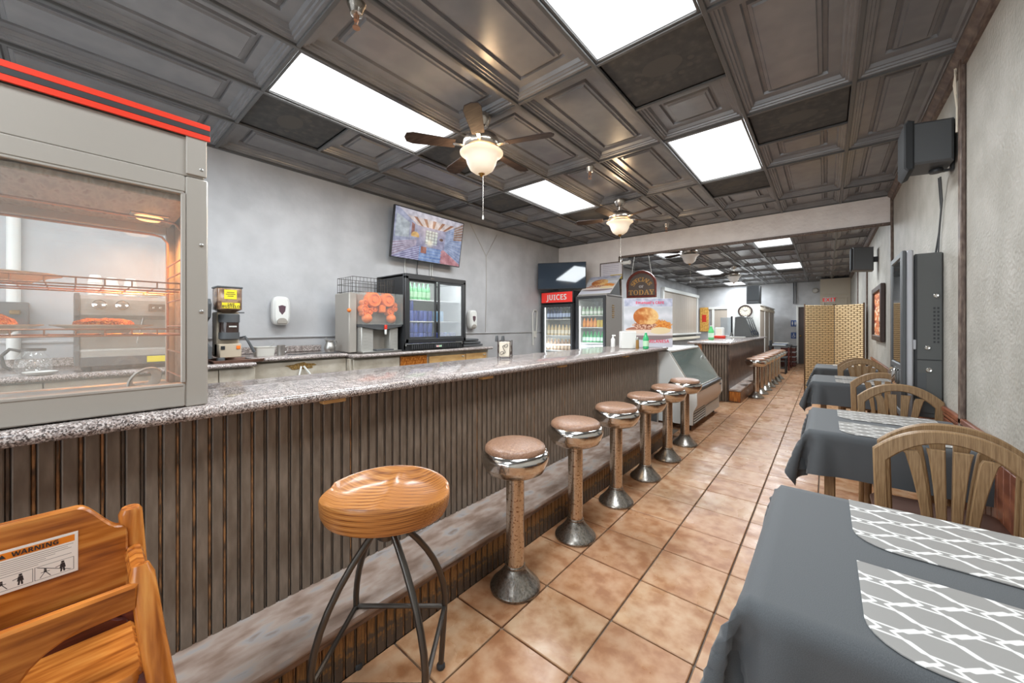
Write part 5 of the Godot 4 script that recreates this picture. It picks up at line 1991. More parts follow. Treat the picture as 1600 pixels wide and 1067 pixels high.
func fridges():
	var t = fridge("juice_fridge", "narrow glass-door fridge under a red JUICES sign", -4.09, -3.415, 1.765, 1.745, [1.475, 1.175, 0.90, 0.6], M.rubber)
	put("sign_box", bx(Vector3(-3.75, 1.875, -5.86), Vector3(0.69, 0.215, 0.30), 0.006), M.black, t)
	var s = put("sign_face", bx(Vector3(-3.75, 1.873, -5.707), Vector3(0.66, 0.185, 0.008), 0.002), M.sign_red, t)
	text("lettering", "JUICES", 0.098, 0.002, M.white, s, Transform3D(Basis(), Vector3(-3.745, 1.873, -5.702)))
	t = fridge("drinks_fridge", "taller grey glass-door fridge of orange and green drinks", -3.35, -2.79, 1.89, 1.865, [1.53, 1.325, 1.06, 0.75], M.grey_shell)
	for i in 7:
		put("decal", bx(Vector3(-2.788, 1.50 + 0.034 * i, -6.0), Vector3(0.003, 0.018, 0.10 if i % 2 else 0.07), 0.001), M.brass, t)
	# juices
	for i in 8:
		bottle(Vector3(-4.005 + 0.068 * i, 1.483, -5.83), 0.215, 0.029, c8(44, 58, 104) if i < 5 else c8(50, 60, 50), c8(220, 224, 232), c8(190, 206, 234), "dark bottle %s, juice fridge's top shelf" % ordinal(i, 8), "bottles on the juice fridge's top shelf")
	for i in 7:
		bottle(Vector3(-4.0 + 0.078 * i, 1.183, -5.83), 0.20, 0.031, c8(222, 198, 150), c8(150, 110, 80), c8(240, 230, 206), "cream bottle %s, juice fridge's second shelf" % ordinal(i, 7), "bottles on the juice fridge's second shelf", 0.25)
	for i in 7:
		for r in 2:
			bottle(Vector3(-4.0 + 0.078 * i, 0.908, -5.82 - 0.09 * r), 0.205, 0.031, c8(168, 132, 96), c8(206, 180, 130), c8(206, 176, 140), "brown bottle %s, %s row of the juice fridge's third shelf" % [ordinal(i, 7), ["front", "back"][r]], "bottles on the juice fridge's third shelf, %s row" % ["front", "back"][r], 0.25)
	# drinks
	for i in 6:
		bottle(Vector3(-3.26 + 0.075 * i, 1.538, -5.83), 0.15, 0.031, c8(160, 190, 158), c8(235, 235, 235), c8(230, 236, 226), "pale green bottle, %s on the grey fridge's top shelf" % ordinal(i, 6), "bottles on the grey fridge's top shelf", 0.25)
	for i in 3:
		var b = MB.new()
		b.lathe([[0.05, 0.0], [0.066, 0.04], [0.068, 0.044], [0.06, 0.04], [0.03, 0.008], [0.001, 0.008]], 18)
		tag(put("bowl", b, M.dark_grey, null, Vector3(-3.0 + 0.005 * i, 1.69 + 0.02 * i, -5.84)), "dark bowl over the grey fridge's top bottles, %s of the stack" % ["lowest", "middle", "topmost"][i], "bowl", "bowls in the grey fridge")
	for i in 7:
		if i < 4:
			bottle(Vector3(-3.245 + 0.068 * i, 1.333, -5.83), 0.155, 0.030, c8(226, 138, 44), c8(230, 150, 60), c8(236, 160, 70), "orange bottle, %s on the grey fridge's second shelf" % ordinal(i, 4), "orange bottles in the grey fridge", 0.3)
		else:
			tag(put("can", can_mesh() if i == 4 else cache.yc, cm(c8(206, 178, 60), 0.3), null, Vector3(-3.245 + 0.068 * i, 1.333, -5.83)), "yellow can, %s beside the orange bottles in the grey fridge" % ordinal(i - 4, 3), "can", "yellow cans in the grey fridge")
			if i == 4:
				cache.yc = get_child(get_child_count() - 1).mesh
	for i in 7:
		bottle(Vector3(-3.25 + 0.07 * i, 1.068, -5.83), 0.19, 0.031, c8(34, 150, 76), c8(60, 170, 90), c8(200, 226, 206), "bright green bottle, %s on the grey fridge's third shelf" % ordinal(i, 7), "green bottles in the grey fridge", 0.12)
	for i in 6:
		tag(put("can", cache.yc, cm(c8(120, 40, 60), 0.3), null, Vector3(-3.22 + 0.075 * i, 0.76, -5.83)), "dark red can, %s on the lowest shelf seen in the grey fridge" % ordinal(i, 6), "can", "red cans in the grey fridge")
	# menu boards on top of the grey fridge
	var print_ = pic(sandwich("", ""), 0.3)
	var n = Vector3(0, 0, 1)
	var xf = Transform3D(Basis(Vector3.RIGHT, -0.93), Vector3(-3.03, 2.075, -5.985))
	board("menu_board", "sandwich poster board leaning back on the grey fridge", "sign", xf, 0.60, 0.58, 0.012, print_)
	b_prop()
	var im = paint(128, 96, func(u, v):
		var c = Color(0.86, 0.84, 0.86)
		if absf(fmod(v * 9, 1.0) - 0.5) < 0.16 and u > 0.1 and u < 0.85 and fmod(u * 37 + floor(v * 9) * 3.1, 1.0) < 0.7:
			c = Color(0.62, 0.58, 0.66)
		if v > 0.72 and u > 0.45:
			c = Color(0.84, 0.72, 0.30)
		return c)
	t = board("menu_board", "white framed menu sheet on the end wall behind the leaning poster", "sign", Transform3D(Basis(), Vector3(-3.0, 2.35, -6.375)), 0.42, 0.30, 0.01, pic(im, 0.4))
	var b = MB.new()
	for k in [-1, 1]:
		b.box(Vector3(k * 0.215, 0, 0), Vector3(0.016, 0.33, 0.018), 0.003)
		b.box(Vector3(0, k * 0.157, 0), Vector3(0.42, 0.016, 0.018), 0.003)
	put("frame", b, M.trim, t)

func b_prop():
	var b = MB.new()
	b.t = Transform3D(Basis(Vector3(0, 0, -1), Vector3(0, 1, 0), Vector3(1, 0, 0)), Vector3(-2.80, 0, 0))
	b.extr([Vector2(5.80, 1.893), Vector2(6.30, 1.893), Vector2(6.25, 2.21)], -0.006, 0.006, 0.002)
	tag(put("sign_prop", b, M.dark_grey), "dark triangular prop behind the leaning sandwich poster", "prop")

func counter_items():
	# wrought-iron napkin holder
	var t = thing("napkin_holder", "wrought-iron scroll napkin holder on the first bar", "napkin holder", Vector3(-2.10, TOP + 0.001, -2.40), 0.55)
	put("napkins", bx(Vector3(0, 0.078, 0), Vector3(0.088, 0.125, 0.088), 0.004), M.napkin, t)
	var b = MB.new()
	for sx in [-1, 1]:
		for sz in [-1, 1]:
			b.rod(Vector3(sx * 0.052, 0.0, sz * 0.052), Vector3(sx * 0.052, 0.152, sz * 0.052), 0.004, 6)
	for y in [0.012, 0.146]:
		b.tube([Vector3(-0.052, y, -0.052), Vector3(0.052, y, -0.052), Vector3(0.052, y, 0.052), Vector3(-0.052, y, 0.052)], 0.0035, 6, false, true)
	put("frame", b, M.iron, t)
	for k in 4:
		b = MB.new()
		b.t = Transform3D(Basis(Vector3.UP, PI / 2 * k), Vector3.ZERO)
		var P = []
		for i in 34:
			var u = i / 33.0 * 2 - 1
			var r = 0.018 * (1.0 - 0.75 * clampf((absf(u) - 0.35) / 0.65, 0, 1))
			var a = absf(u) * 7.2
			var c = Vector2(0.012, 0.032) * signf(u)
			var p = c + Vector2(-cos(a), sin(a)) * r * signf(u) * 1.2 if absf(u) > 0.3 else Vector2(-0.012 * sin(u * 5.2), u * 0.10)
			P.append(Vector3(p.x, 0.078 + p.y, 0.055))
		b.tube(P, 0.0026, 6)
		put("scroll", b, M.iron, t)
	for k in 2:
		b = MB.new()
		b.lathe([[0.014, 0.0], [0.016, 0.01], [0.013, 0.04], [0.010, 0.05], [0.001, 0.052]], 14)
		tag(put("shaker", b, M.dark_grey, null, Vector3(-2.11 - 0.03 * k, TOP + 0.143, -2.385 + 0.045 * k)), ["dark shaker on the left of the scroll napkin holder's top", "dark shaker on the right of the scroll napkin holder's top"][k], "shaker")
	# poster on the far end of the bar
	var xf = facing(Vector3(0.644, 0, 0.765), Vector3(-1.765, TOP + 0.318, -4.842))
	t = board("poster", "large sandwich poster standing at the far end of the first bar", "poster", xf, 0.632, 0.634, 0.008, pic(sandwich("", ""), 0.35))
	text("lettering", "Emanuel's CAFE", 0.035, 0.0012, M.pink, t, Transform3D(Basis(), Vector3(0.02, 0.262, 0.002)))
	text("lettering", "MILANESA", 0.04, 0.0012, M.pink, t, Transform3D(Basis(), Vector3(0.13, -0.24, 0.002)))
	put("easel_foot", bx(Vector3(0, -0.30, -0.05), Vector3(0.3, 0.03, 0.08), 0.004), M.off_white, t)
	xf = facing(Vector3(0.644, 0, 0.765), Vector3(-1.80, TOP + 0.001, -4.50))
	var side = xf.basis.x
	t = thing("napkin_box", "plain white box on the bar in front of the sandwich poster", "box")
	t.transform = Transform3D(xf.basis, Vector3(-1.865, TOP + 0.001, -4.42))
	put("box_body", bx(Vector3(0, 0.105, 0), Vector3(0.185, 0.21, 0.09), 0.006), M.white, t)
	put("slot", bx(Vector3(0.02, 0.2105, 0), Vector3(0.12, 0.003, 0.03), 0.001), M.dark_grey, t)
	bottle(Vector3(-1.655, TOP + 0.001, -4.46), 0.205, 0.034, c8(60, 170, 110), c8(226, 226, 220), c8(190, 226, 190), "green soap bottle on the first bar before the sandwich poster", "", 0.1)
	t = thing("spice_shaker", "amber shaker between the white box and the green bottle", "shaker", Vector3(-1.735, TOP + 0.001, -4.40))
	b = MB.new()
	b.lathe([[0.018, 0.0], [0.02, 0.004], [0.018, 0.10], [0.016, 0.11]], 14)
	put("jar", b, mat(c8(150, 112, 60), 0.3), t)
	b = MB.new()
	b.lathe([[0.018, 0.108], [0.019, 0.125], [0.012, 0.14], [0.001, 0.142]], 14)
	put("lid", b, M.steel, t)
	t = thing("hand_pump", "small white pump bottle at the bar's inner edge by the grey fridge", "bottle", Vector3(-2.15, TOP + 0.001, -4.62))
	b = MB.new()
	b.lathe([[0.025, 0.0], [0.027, 0.01], [0.027, 0.10], [0.012, 0.12], [0.010, 0.14]], 16)
	put("body", b, M.white, t)
	put("pump", bx(Vector3(0.012, 0.15, 0), Vector3(0.05, 0.02, 0.02), 0.006), M.white, t)
	# hanging board: SPECIALS TODAY
	t = thing("specials_sign", "arched wooden specials sign hanging past the header", "sign", Vector3(-2.915, 1.94, -7.6))
	t.rotation.y = 0.18
	var P = PackedVector2Array([Vector2(0.30, 0.0)])
	var Q = PackedVector2Array([Vector2(0.245, 0.05)])
	for i in 25:
		var a = PI * i / 24
		P.append(Vector2(0.30 * cos(a), 0.25 + 0.29 * sin(a)))
		Q.append(Vector2(0.245 * cos(a), 0.25 + 0.235 * sin(a)))
	P.append(Vector2(-0.30, 0.0))
	Q.append(Vector2(-0.245, 0.05))
	b = MB.new()
	b.extr(P, -0.02, 0.0, 0.004)
	put("board", b, mat(c8(112, 100, 94), 0.6), t)
	b = MB.new()
	var ring_ = []
	for p in P:
		ring_.append(Vector3(p.x * 0.93, 0.02 + p.y * 0.94, 0.004))
	b.tube(ring_, 0.026, 8, true, true)
	put("rim", b, M.barrel, t)
	var word = "SPECIALS"
	for i in 8:
		var a = deg_to_rad(154 - i * 18.3)
		text("letter", word[i], 0.085, 0.006, M.gold, t, Transform3D(Basis(Vector3.BACK, a - PI / 2), Vector3(0.185 * cos(a), 0.205 + 0.165 * sin(a), 0.006)), "Droid Serif")
	text("lettering", "OF", 0.05, 0.006, M.lens, t, Transform3D(Basis(), Vector3(0, 0.225, 0.006)), "Droid Serif")
	text("lettering", "TODAY", 0.10, 0.006, M.gold, t, Transform3D(Basis(), Vector3(0, 0.105, 0.006)), "Droid Serif")
	for s in [-1, 1]:
		put("cord", rodm(Vector3(s * 0.2, 0.46, -0.01), Vector3(s * 0.12, 0.995, -0.01), 0.006, 6), M.off_white, t)
	# security camera on the jamb
	t = thing("security_camera", "small white bullet camera on the opening's left jamb", "camera", Vector3(-2.81, 2.47, -6.34))
	b = MB.new()
	b.t = Transform3D(Basis(Vector3.BACK, -PI / 2), Vector3(0.06, 0.0, 0.02))
	b.lathe([[0.03, 0.0], [0.032, 0.01], [0.032, 0.10], [0.036, 0.102], [0.036, 0.13], [0.028, 0.13], [0.02, 0.12], [0.001, 0.12]], 18)
	put("housing", b, M.white, t)
	put("bracket", bx(Vector3(0.03, 0.0, 0.0), Vector3(0.06, 0.025, 0.03), 0.005), M.white, t)
	deli()

func deli():
	var t = thing("deli_case", "white refrigerated deli case with slanted glass beyond the first bar", "display case")
	var z0 = -5.11
	var z1 = -6.62
	var side = PackedVector2Array([Vector2(-2.05, 0.08), Vector2(-1.30, 0.08), Vector2(-1.292, 0.25), Vector2(-1.245, 0.345), Vector2(-1.252, 0.505), Vector2(-1.30, 0.535), Vector2(-1.595, 1.012), Vector2(-2.05, 1.012)])
	for z in [z0 - 0.014, z1 + 0.014]:
		var b = MB.new()
		b.extr(side, z - 0.014, z + 0.014, 0.004)
		put("side_panel", b, M.white, t)
	var b = MB.new()
	b.extr([Vector2(-2.05, 0.08), Vector2(-1.31, 0.08), Vector2(-1.30, 0.25), Vector2(-1.255, 0.345), Vector2(-1.262, 0.495), Vector2(-1.34, 0.50), Vector2(-2.05, 0.50)], z1 + 0.03, z0 - 0.03, 0.004)
	put("body", b, mat(c8(222, 206, 192), 0.4), t)
	put("rear_wall", bx(Vector3(-2.03, 0.75, (z0 + z1) / 2), Vector3(0.03, 0.50, 1.44), 0.004), M.white, t)
	put("top", bx(Vector3(-1.83, 1.018, (z0 + z1) / 2), Vector3(0.47, 0.025, 1.51), 0.006), M.steel, t)
	b = MB.new()
	b.t = Transform3D(Basis(Vector3.BACK, atan2(0.477, -0.295)), Vector3(-1.448, 0.775, (z0 + z1) / 2))
	b.box(Vector3.ZERO, Vector3(0.55, 0.005, 1.44))
	put("slanted_glass", b, glass(Color(0.80, 0.90, 0.88), 0.16), t)
	b = MB.new()
	for z in [z0 - 0.02, z1 + 0.02]:
		b.t = Transform3D(Basis(Vector3.BACK, atan2(0.477, -0.295)), Vector3(-1.445, 0.778, z))
		b.box(Vector3.ZERO, Vector3(0.56, 0.02, 0.02), 0.004)
	b.t = Transform3D.IDENTITY
	b.box(Vector3(-1.30, 0.545, (z0 + z1) / 2), Vector3(0.02, 0.02, 1.46), 0.004)
	b.box(Vector3(-1.59, 1.008, (z0 + z1) / 2), Vector3(0.02, 0.02, 1.46), 0.004)
	put("glass_frame", b, M.alu, t)
	put("display_deck", bx(Vector3(-1.68, 0.512, (z0 + z1) / 2), Vector3(0.66, 0.02, 1.44), 0.004), M.steel, t)
	put("price_rail", bx(Vector3(-1.275, 0.528, (z0 + z1) / 2), Vector3(0.045, 0.03, 1.44), 0.006), M.dark_grey, t)
	put("kick_panel", bx(Vector3(-1.295, 0.155, -6.17), Vector3(0.015, 0.15, 0.86), 0.004), M.off_white, t)
	for i in 5:
		put("grille_slat", bx(Vector3(-1.296, 0.105 + 0.033 * i, -5.44), Vector3(0.016, 0.016, 0.56), 0.004), M.off_white, t)
	put("grille_void", bx(Vector3(-1.303, 0.17, -5.44), Vector3(0.006, 0.19, 0.58), 0.001), M.black, t)
	put("maker_plate", bx(Vector3(-1.249, 0.46, -6.5), Vector3(0.006, 0.025, 0.09), 0.002), M.dark_grey, t)
	for z in [z0 - 0.1, z1 + 0.1]:
		for x in [-1.36, -1.98]:
			put("foot", rodm(Vector3(x, 0.0, z), Vector3(x, 0.085, z), 0.018, 10), M.rubber, t)
	for i in 3:
		var q = MB.new()
		q.slab(Vector3.ZERO, 0.20, 0.15, 0.02, [[0.01, 0.0], [0.0, 0.04], [0.004, 0.042], [0.016, 0.012]], 4)
		var w = ["nearest end", "middle", "far end"][i]
		tag(put("steel_tray", q, M.steel, null, Vector3(-1.72, 0.523, -5.40 - 0.44 * i)), "steel tray inside the deli case, %s" % w, "tray", "trays in the deli case")

# ---------------------------------------------------------------- right wall, far room, ceiling things
func fan(label, x, z, turn, lit):
	var t = thing("ceiling_fan", label, "ceiling fan", Vector3(x, 0, z), turn, "nickel ceiling fans with glass bowls")
	var b = MB.new()
	b.lathe([[0.016, 2.845], [0.045, 2.852], [0.066, 2.89], [0.072, 2.925], [0.072, CE + 0.001]], 28)
	put("canopy", b, M.nickel, t)
	put("rod", rodm(Vector3(0, 2.78, 0), Vector3(0, 2.86, 0), 0.011, 12), M.nickel, t)
	b = MB.new()
	b.lathe([[0.02, 2.805], [0.018, 2.805]], 12)
	b = MB.new()
	b.lathe([[0.10, 2.668], [0.128, 2.684], [0.138, 2.71], [0.136, 2.735], [0.118, 2.768], [0.07, 2.79], [0.03, 2.80]], 36)
	put("motor_housing", b, M.nickel, t)
	b = MB.new()
	b.lathe([[0.06, 2.655], [0.115, 2.657], [0.118, 2.666], [0.10, 2.672]], 32)
	put("light_collar", b, M.nickel, t)
	# bell-shaped bowl of alabaster glass
	b = MB.new()
	b.lathe([[0.018, 2.496], [0.05, 2.502], [0.088, 2.53], [0.108, 2.57], [0.120, 2.61], [0.142, 2.636], [0.162, 2.648], [0.163, 2.654], [0.14, 2.646], [0.112, 2.612]], 40, Vector3.ZERO, true, false)
	put("glass_bowl", b, M.bowl if lit else M.bowl_off, t)
	b = MB.new()
	b.lathe([[0.004, 2.472], [0.012, 2.478], [0.018, 2.49], [0.026, 2.498], [0.02, 2.504]], 16)
	put("finial", b, M.brass, t)
	put("pull_chain", rodm(Vector3(0.012, 2.18, 0), Vector3(0.012, 2.48, 0), 0.0018, 6), M.nickel, t)
	b = MB.new()
	b.lathe([[0.002, 2.15], [0.006, 2.153], [0.007, 2.17], [0.003, 2.185]], 10, Vector3(0.012, 0, 0))
	put("chain_bob", b, M.white, t)
	for k in 5:
		var a = TAU * k / 5
		b = MB.new()
		b.t = Transform3D(Basis(Vector3.UP, a), Vector3(0, 2.70, 0)) * Transform3D(Basis(Vector3.RIGHT, 0.2), Vector3.ZERO)
		b.extr_flat([Vector2(0.20, -0.045), Vector2(0.50, -0.06), Vector2(0.545, -0.045), Vector2(0.56, 0.0), Vector2(0.545, 0.045), Vector2(0.50, 0.06), Vector2(0.20, 0.045)], 0.007)
		put("blade", b, M.blade, t)
		b = MB.new()
		b.t = Transform3D(Basis(Vector3.UP, a), Vector3(0, 2.70, 0))
		b.box(Vector3(0.165, -0.004, 0), Vector3(0.10, 0.008, 0.03), 0.003)
		put("blade_iron", b, M.nickel, t)
	if lit:
		var l = OmniLight3D.new()
		l.name = "bowl_light"
		l.position = Vector3(0.0, 2.545, 0)
		l.omni_range = 12.0
		l.omni_attenuation = 2.0
		l.light_size = 0.05
		l.light_energy = 0.4
		l.light_color = Color(1.0, 0.86, 0.68)
		l.shadow_enabled = true
		t.add_child(l)

func overhead():
	fan("nearest brushed-nickel fan with lit glass bowl, over the bar", -1.985, -2.0, 0.35, true)
	fan("second nickel fan with lit bowl, just before the header", -1.98, -4.45, 0.9, true)
	fan("far-room fan just past the header with unlit bowl", -1.92, -7.35, 0.2, false)
	fan("farthest ceiling fan, near the black speaker", -1.86, -11.3, 0.6, false)
	var w = ["brass sprinkler head hanging at the top of the picture", "sprinkler head between the nearest fan and the aisle light", "sprinkler head just before the header"]
	var p = [[-1.77, -0.91], [-1.80, -3.34], [-1.90, -5.98]]
	for i in 3:
		var t = thing("sprinkler", w[i], "sprinkler", Vector3(p[i][0], CE, p[i][1]))
		var b = MB.new()
		b.lathe([[0.018, -0.05], [0.028, -0.045], [0.034, -0.02], [0.045, 0.0], [0.046, 0.006]], 24)
		put("escutcheon", b, M.nickel, t)
		b = MB.new()
		b.lathe([[0.012, -0.075], [0.014, -0.05]], 14)
		for s in [-1, 1]:
			b.tube([Vector3(s * 0.012, -0.06, 0), Vector3(s * 0.016, -0.085, 0), Vector3(s * 0.004, -0.105, 0)], 0.003, 6)
		put("frame", b, M.copper, t)
		b = MB.new()
		b.lathe([[0.018, -0.112], [0.018, -0.107], [0.004, -0.104]], 14)
		put("deflector", b, M.copper, t)
	var t = thing("smoke_detector", "small grey smoke detector high on the far wall", "smoke detector", Vector3(-0.29, 2.61, -16.99))
	var b = MB.new()
	b.lathe_z(0.09, 0.05)
	put("housing", b, M.alu, t)

func right_wall():
	# near speaker, its grille toward the room
	var t = thing("wall_speaker", "dark grey bookshelf speaker high on the right wall, nearest", "speaker", Vector3(0.49, 2.49, -3.58))
	var b = MB.new()
	b.extr([Vector2(-0.075, -0.115), Vector2(0.105, -0.13), Vector2(0.105, 0.13), Vector2(-0.075, 0.15)], -0.13, 0.13, 0.012)
	put("cabinet", b, M.dark_grey, t)
	b = MB.new()
	b.extr([Vector2(-0.108, -0.13), Vector2(-0.09, -0.155), Vector2(-0.062, -0.14), Vector2(-0.062, 0.16), Vector2(-0.09, 0.172), Vector2(-0.108, 0.15)], -0.14, 0.14, 0.008)
	put("grille", b, M.speaker_grille, t)
	for s in [-1, 1]:
		b = MB.new()
		b.lathe([[0.03, -0.012], [0.034, 0.0], [0.03, 0.012]], 16, Vector3(0.05, s * 0.145, 0))
		put("mount_knob", b, M.black, t)
		put("bracket", bx(Vector3(0.09, s * 0.152, 0), Vector3(0.07, 0.012, 0.03), 0.003), M.black, t)
	put("wall_plate", bx(Vector3(0.118, 0.0, 0), Vector3(0.012, 0.32, 0.05), 0.003), M.black, t)
	b = MB.new()
	b.tube([Vector3(0.598, 2.92, -3.40), Vector3(0.59, 2.80, -3.43), Vector3(0.597, 2.65, -3.40), Vector3(0.594, 2.5, -3.39)], 0.006, 6)
	b.tube([Vector3(0.594, 2.92, -3.44), Vector3(0.585, 2.84, -3.38), Vector3(0.597, 2.72, -3.42)], 0.004, 6)
	tag(put("cable", b, M.napkin), "tan cable looping from the crown trim to the near speaker", "cable")
	b = MB.new()
	b.tube([Vector3(0.58, 2.34, -3.72), Vector3(0.60, 2.2, -3.80), Vector3(0.602, 2.0, -3.90), Vector3(0.60, 1.86, -4.0)], 0.005, 6)
	b.tube([Vector3(0.575, 2.34, -3.74), Vector3(0.604, 2.15, -3.86), Vector3(0.604, 1.86, -3.94)], 0.004, 6)
	tag(put("cable", b, M.dark_grey), "dark cables hanging from the near speaker to the jukebox", "cable")
	t = thing("wall_speaker", "dark speaker on the right wall past the header", "speaker", Vector3(0.44, 2.39, -8.08))
	b = MB.new()
	b.extr([Vector2(-0.12, -0.16), Vector2(0.12, -0.18), Vector2(0.12, 0.18), Vector2(-0.12, 0.20)], -0.13, 0.13, 0.012)
	put("cabinet", b, M.dark_grey, t)
	put("grille", bx(Vector3(-0.13, 0.02, 0), Vector3(0.03, 0.34, 0.25), 0.01), M.speaker_grille, t)
	put("bracket", bx(Vector3(0.15, 0, 0), Vector3(0.06, 0.08, 0.06), 0.004), M.black, t)
	# wall jukebox
	t = thing("jukebox", "tall dark grey wall jukebox with a reflecting screen", "jukebox", Vector3(0, 0, -4.12))
	put("body", bx(Vector3(0.545, 1.30, 0), Vector3(0.135, 1.12, 0.54), 0.006), M.juke, t)
	put("lower_body", bx(Vector3(0.55, 0.86, 0.0), Vector3(0.125, 0.30, 0.53), 0.006), M.juke, t)
	put("seam", bx(Vector3(0.544, 1.115, 0.27), Vector3(0.13, 0.006, 0.006), 0.001), M.black, t)
	put("door_gap", bx(Vector3(0.486, 1.30, 0.268), Vector3(0.012, 1.11, 0.008), 0.001), M.black, t)
	put("side_frame", bx(Vector3(0.455, 1.29, 0), Vector3(0.036, 1.20, 0.57), 0.008), M.silver, t)
	b = MB.new()
	for z in [-0.26, 0.26]:
		b.box(Vector3(0.426, 1.29, z), Vector3(0.03, 1.20, 0.05), 0.008)
	for y in [0.715, 1.05, 1.865]:
		b.box(Vector3(0.426, y, 0), Vector3(0.03, 0.05, 0.48), 0.008)
	put("front_frame", b, M.dark_grey, t)
	put("screen", bx(Vector3(0.424, 1.46, 0), Vector3(0.012, 0.76, 0.48), 0.002), M.screen_off, t)
	put("lower_panel", bx(Vector3(0.424, 0.88, 0), Vector3(0.014, 0.29, 0.48), 0.002), M.black, t)
	b = MB.new()
	b.box(Vector3(0.405, 0.97, 0.02), Vector3(0.05, 0.12, 0.20), 0.015)
	put("coin_unit", b, M.chrome, t)
	for q in [[1.56, 0.03], [1.20, -0.01]]:
		b = MB.new()
		b.t = Transform3D(Basis(), Vector3(0.55 + q[1], q[0], 0.27))
		b.lathe_z(0.014, 0.012)
		put("lock", b, M.chrome, t)
	b = MB.new()
	b.t = Transform3D(Basis(), Vector3(0.547, 1.045, 0.266))
	b.lathe_z(0.016, 0.014)
	put("lock", b, M.chrome, t)
	put("latch", bx(Vector3(0.478, 1.22, 0.274), Vector3(0.016, 0.07, 0.012), 0.003), M.silver, t)
	put("hatch", bx(Vector3(0.51, 0.93, 0.268), Vector3(0.055, 0.19, 0.006), 0.002), M.dark_grey, t)
	for c in 2:
		for r in 10:
			put("vent_slot", bx(Vector3(0.573 + 0.018 * c, 1.24 + 0.026 * r, 0.2705), Vector3(0.010, 0.014, 0.002), 0.0), M.black, t)
	# framed orange panel
	t = thing("framed_picture", "dark-framed orange picture on the right wall beyond the jukebox", "picture", Vector3(WR - 0.02, 1.535, -7.72))
	var f = FastNoiseLite.new()
	f.seed = 31
	f.frequency = 0.03
	var im = paint(160, 112, func(u, v):
		var n = f.get_noise_2d(u * 160, v * 130)
		var m = f.get_noise_2d(u * 90 + 300, v * 300)
		var c = Color(0.80, 0.42, 0.22).lerp(Color(0.92, 0.62, 0.36), 0.5 + n)
		if n + m * 0.8 > 0.26:
			c = Color(0.94, 0.86, 0.74)
		if n - m > 0.34:
			c = Color(0.56, 0.20, 0.12)
		return c)
	b = MB.new()
	b.face(Vector3(-0.002, -0.32, -0.56), Vector3(-0.002, -0.32, 0.56), Vector3(-0.002, 0.32, 0.56), Vector3(-0.002, 0.32, -0.56))
	for i in b.U.size():
		b.U[i] = Vector2(1 - b.U[i].x, b.U[i].y)
	put("canvas", b, pic(im, 0.6), t)
	put("backing", bx(Vector3(0.008, 0, 0), Vector3(0.016, 0.66, 1.16), 0.002), M.black, t)
	b = MB.new()
	for s in [-1, 1]:
		b.box(Vector3(-0.008, 0, s * 0.60), Vector3(0.05, 0.80, 0.09), 0.008)
		b.box(Vector3(-0.008, s * 0.36, 0), Vector3(0.05, 0.08, 1.11), 0.008)
	put("frame", b, M.iron, t)

func screen_panel(P, Q, t):
	# one leaf: frame of dark poles, a weave of broad tan strips in running bond
	var w = P.distance_to(Q)
	var d = (Q - P).normalized()
	var base = Transform3D(Basis(d, Vector3.UP, d.cross(Vector3.UP)), (P + Q) / 2)
	var leaf = Node3D.new()
	leaf.name = "screen_leaf"
	t.add_child(leaf, true)
	leaf.transform = base
	var b = MB.new()
	for s in [-1, 1]:
		b.box(Vector3(s * (w / 2 - 0.014), 0.90, 0), Vector3(0.026, 1.79, 0.022), 0.006)
	b.box(Vector3(0, 0.905, 0), Vector3(w - 0.04, 1.72, 0.006))
	put("backing", b, M.rattan_dark, leaf)
	b = MB.new()
	var rows = 46
	var h = 1.70 / rows
	var n = 5
	var pw = (w - 0.02) / n
	for r in rows:
		var off = 0.5 if r % 2 else 0.0
		for c in n + 1:
			var x0 = maxf(-w / 2 + 0.01 + (c - off) * pw, -w / 2 + 0.008)
			var x1 = minf(-w / 2 + 0.01 + (c + 1 - off) * pw, w / 2 - 0.008)
			if x1 - x0 < 0.03:
				continue
			var y = 0.075 + h * (r + 0.5)
			for s in [-1, 1]:
				b.slab(Vector3((x0 + x1) / 2, y, s * 0.010), (x1 - x0) / 2 - 0.009, 0.007, 0.002, [[0.003, -h * 0.38], [0, -h * 0.16], [0, h * 0.16], [0.003, h * 0.38]], 1)
	stuff(put("weave", b, M.rattan, leaf, Vector3.ZERO, 30))

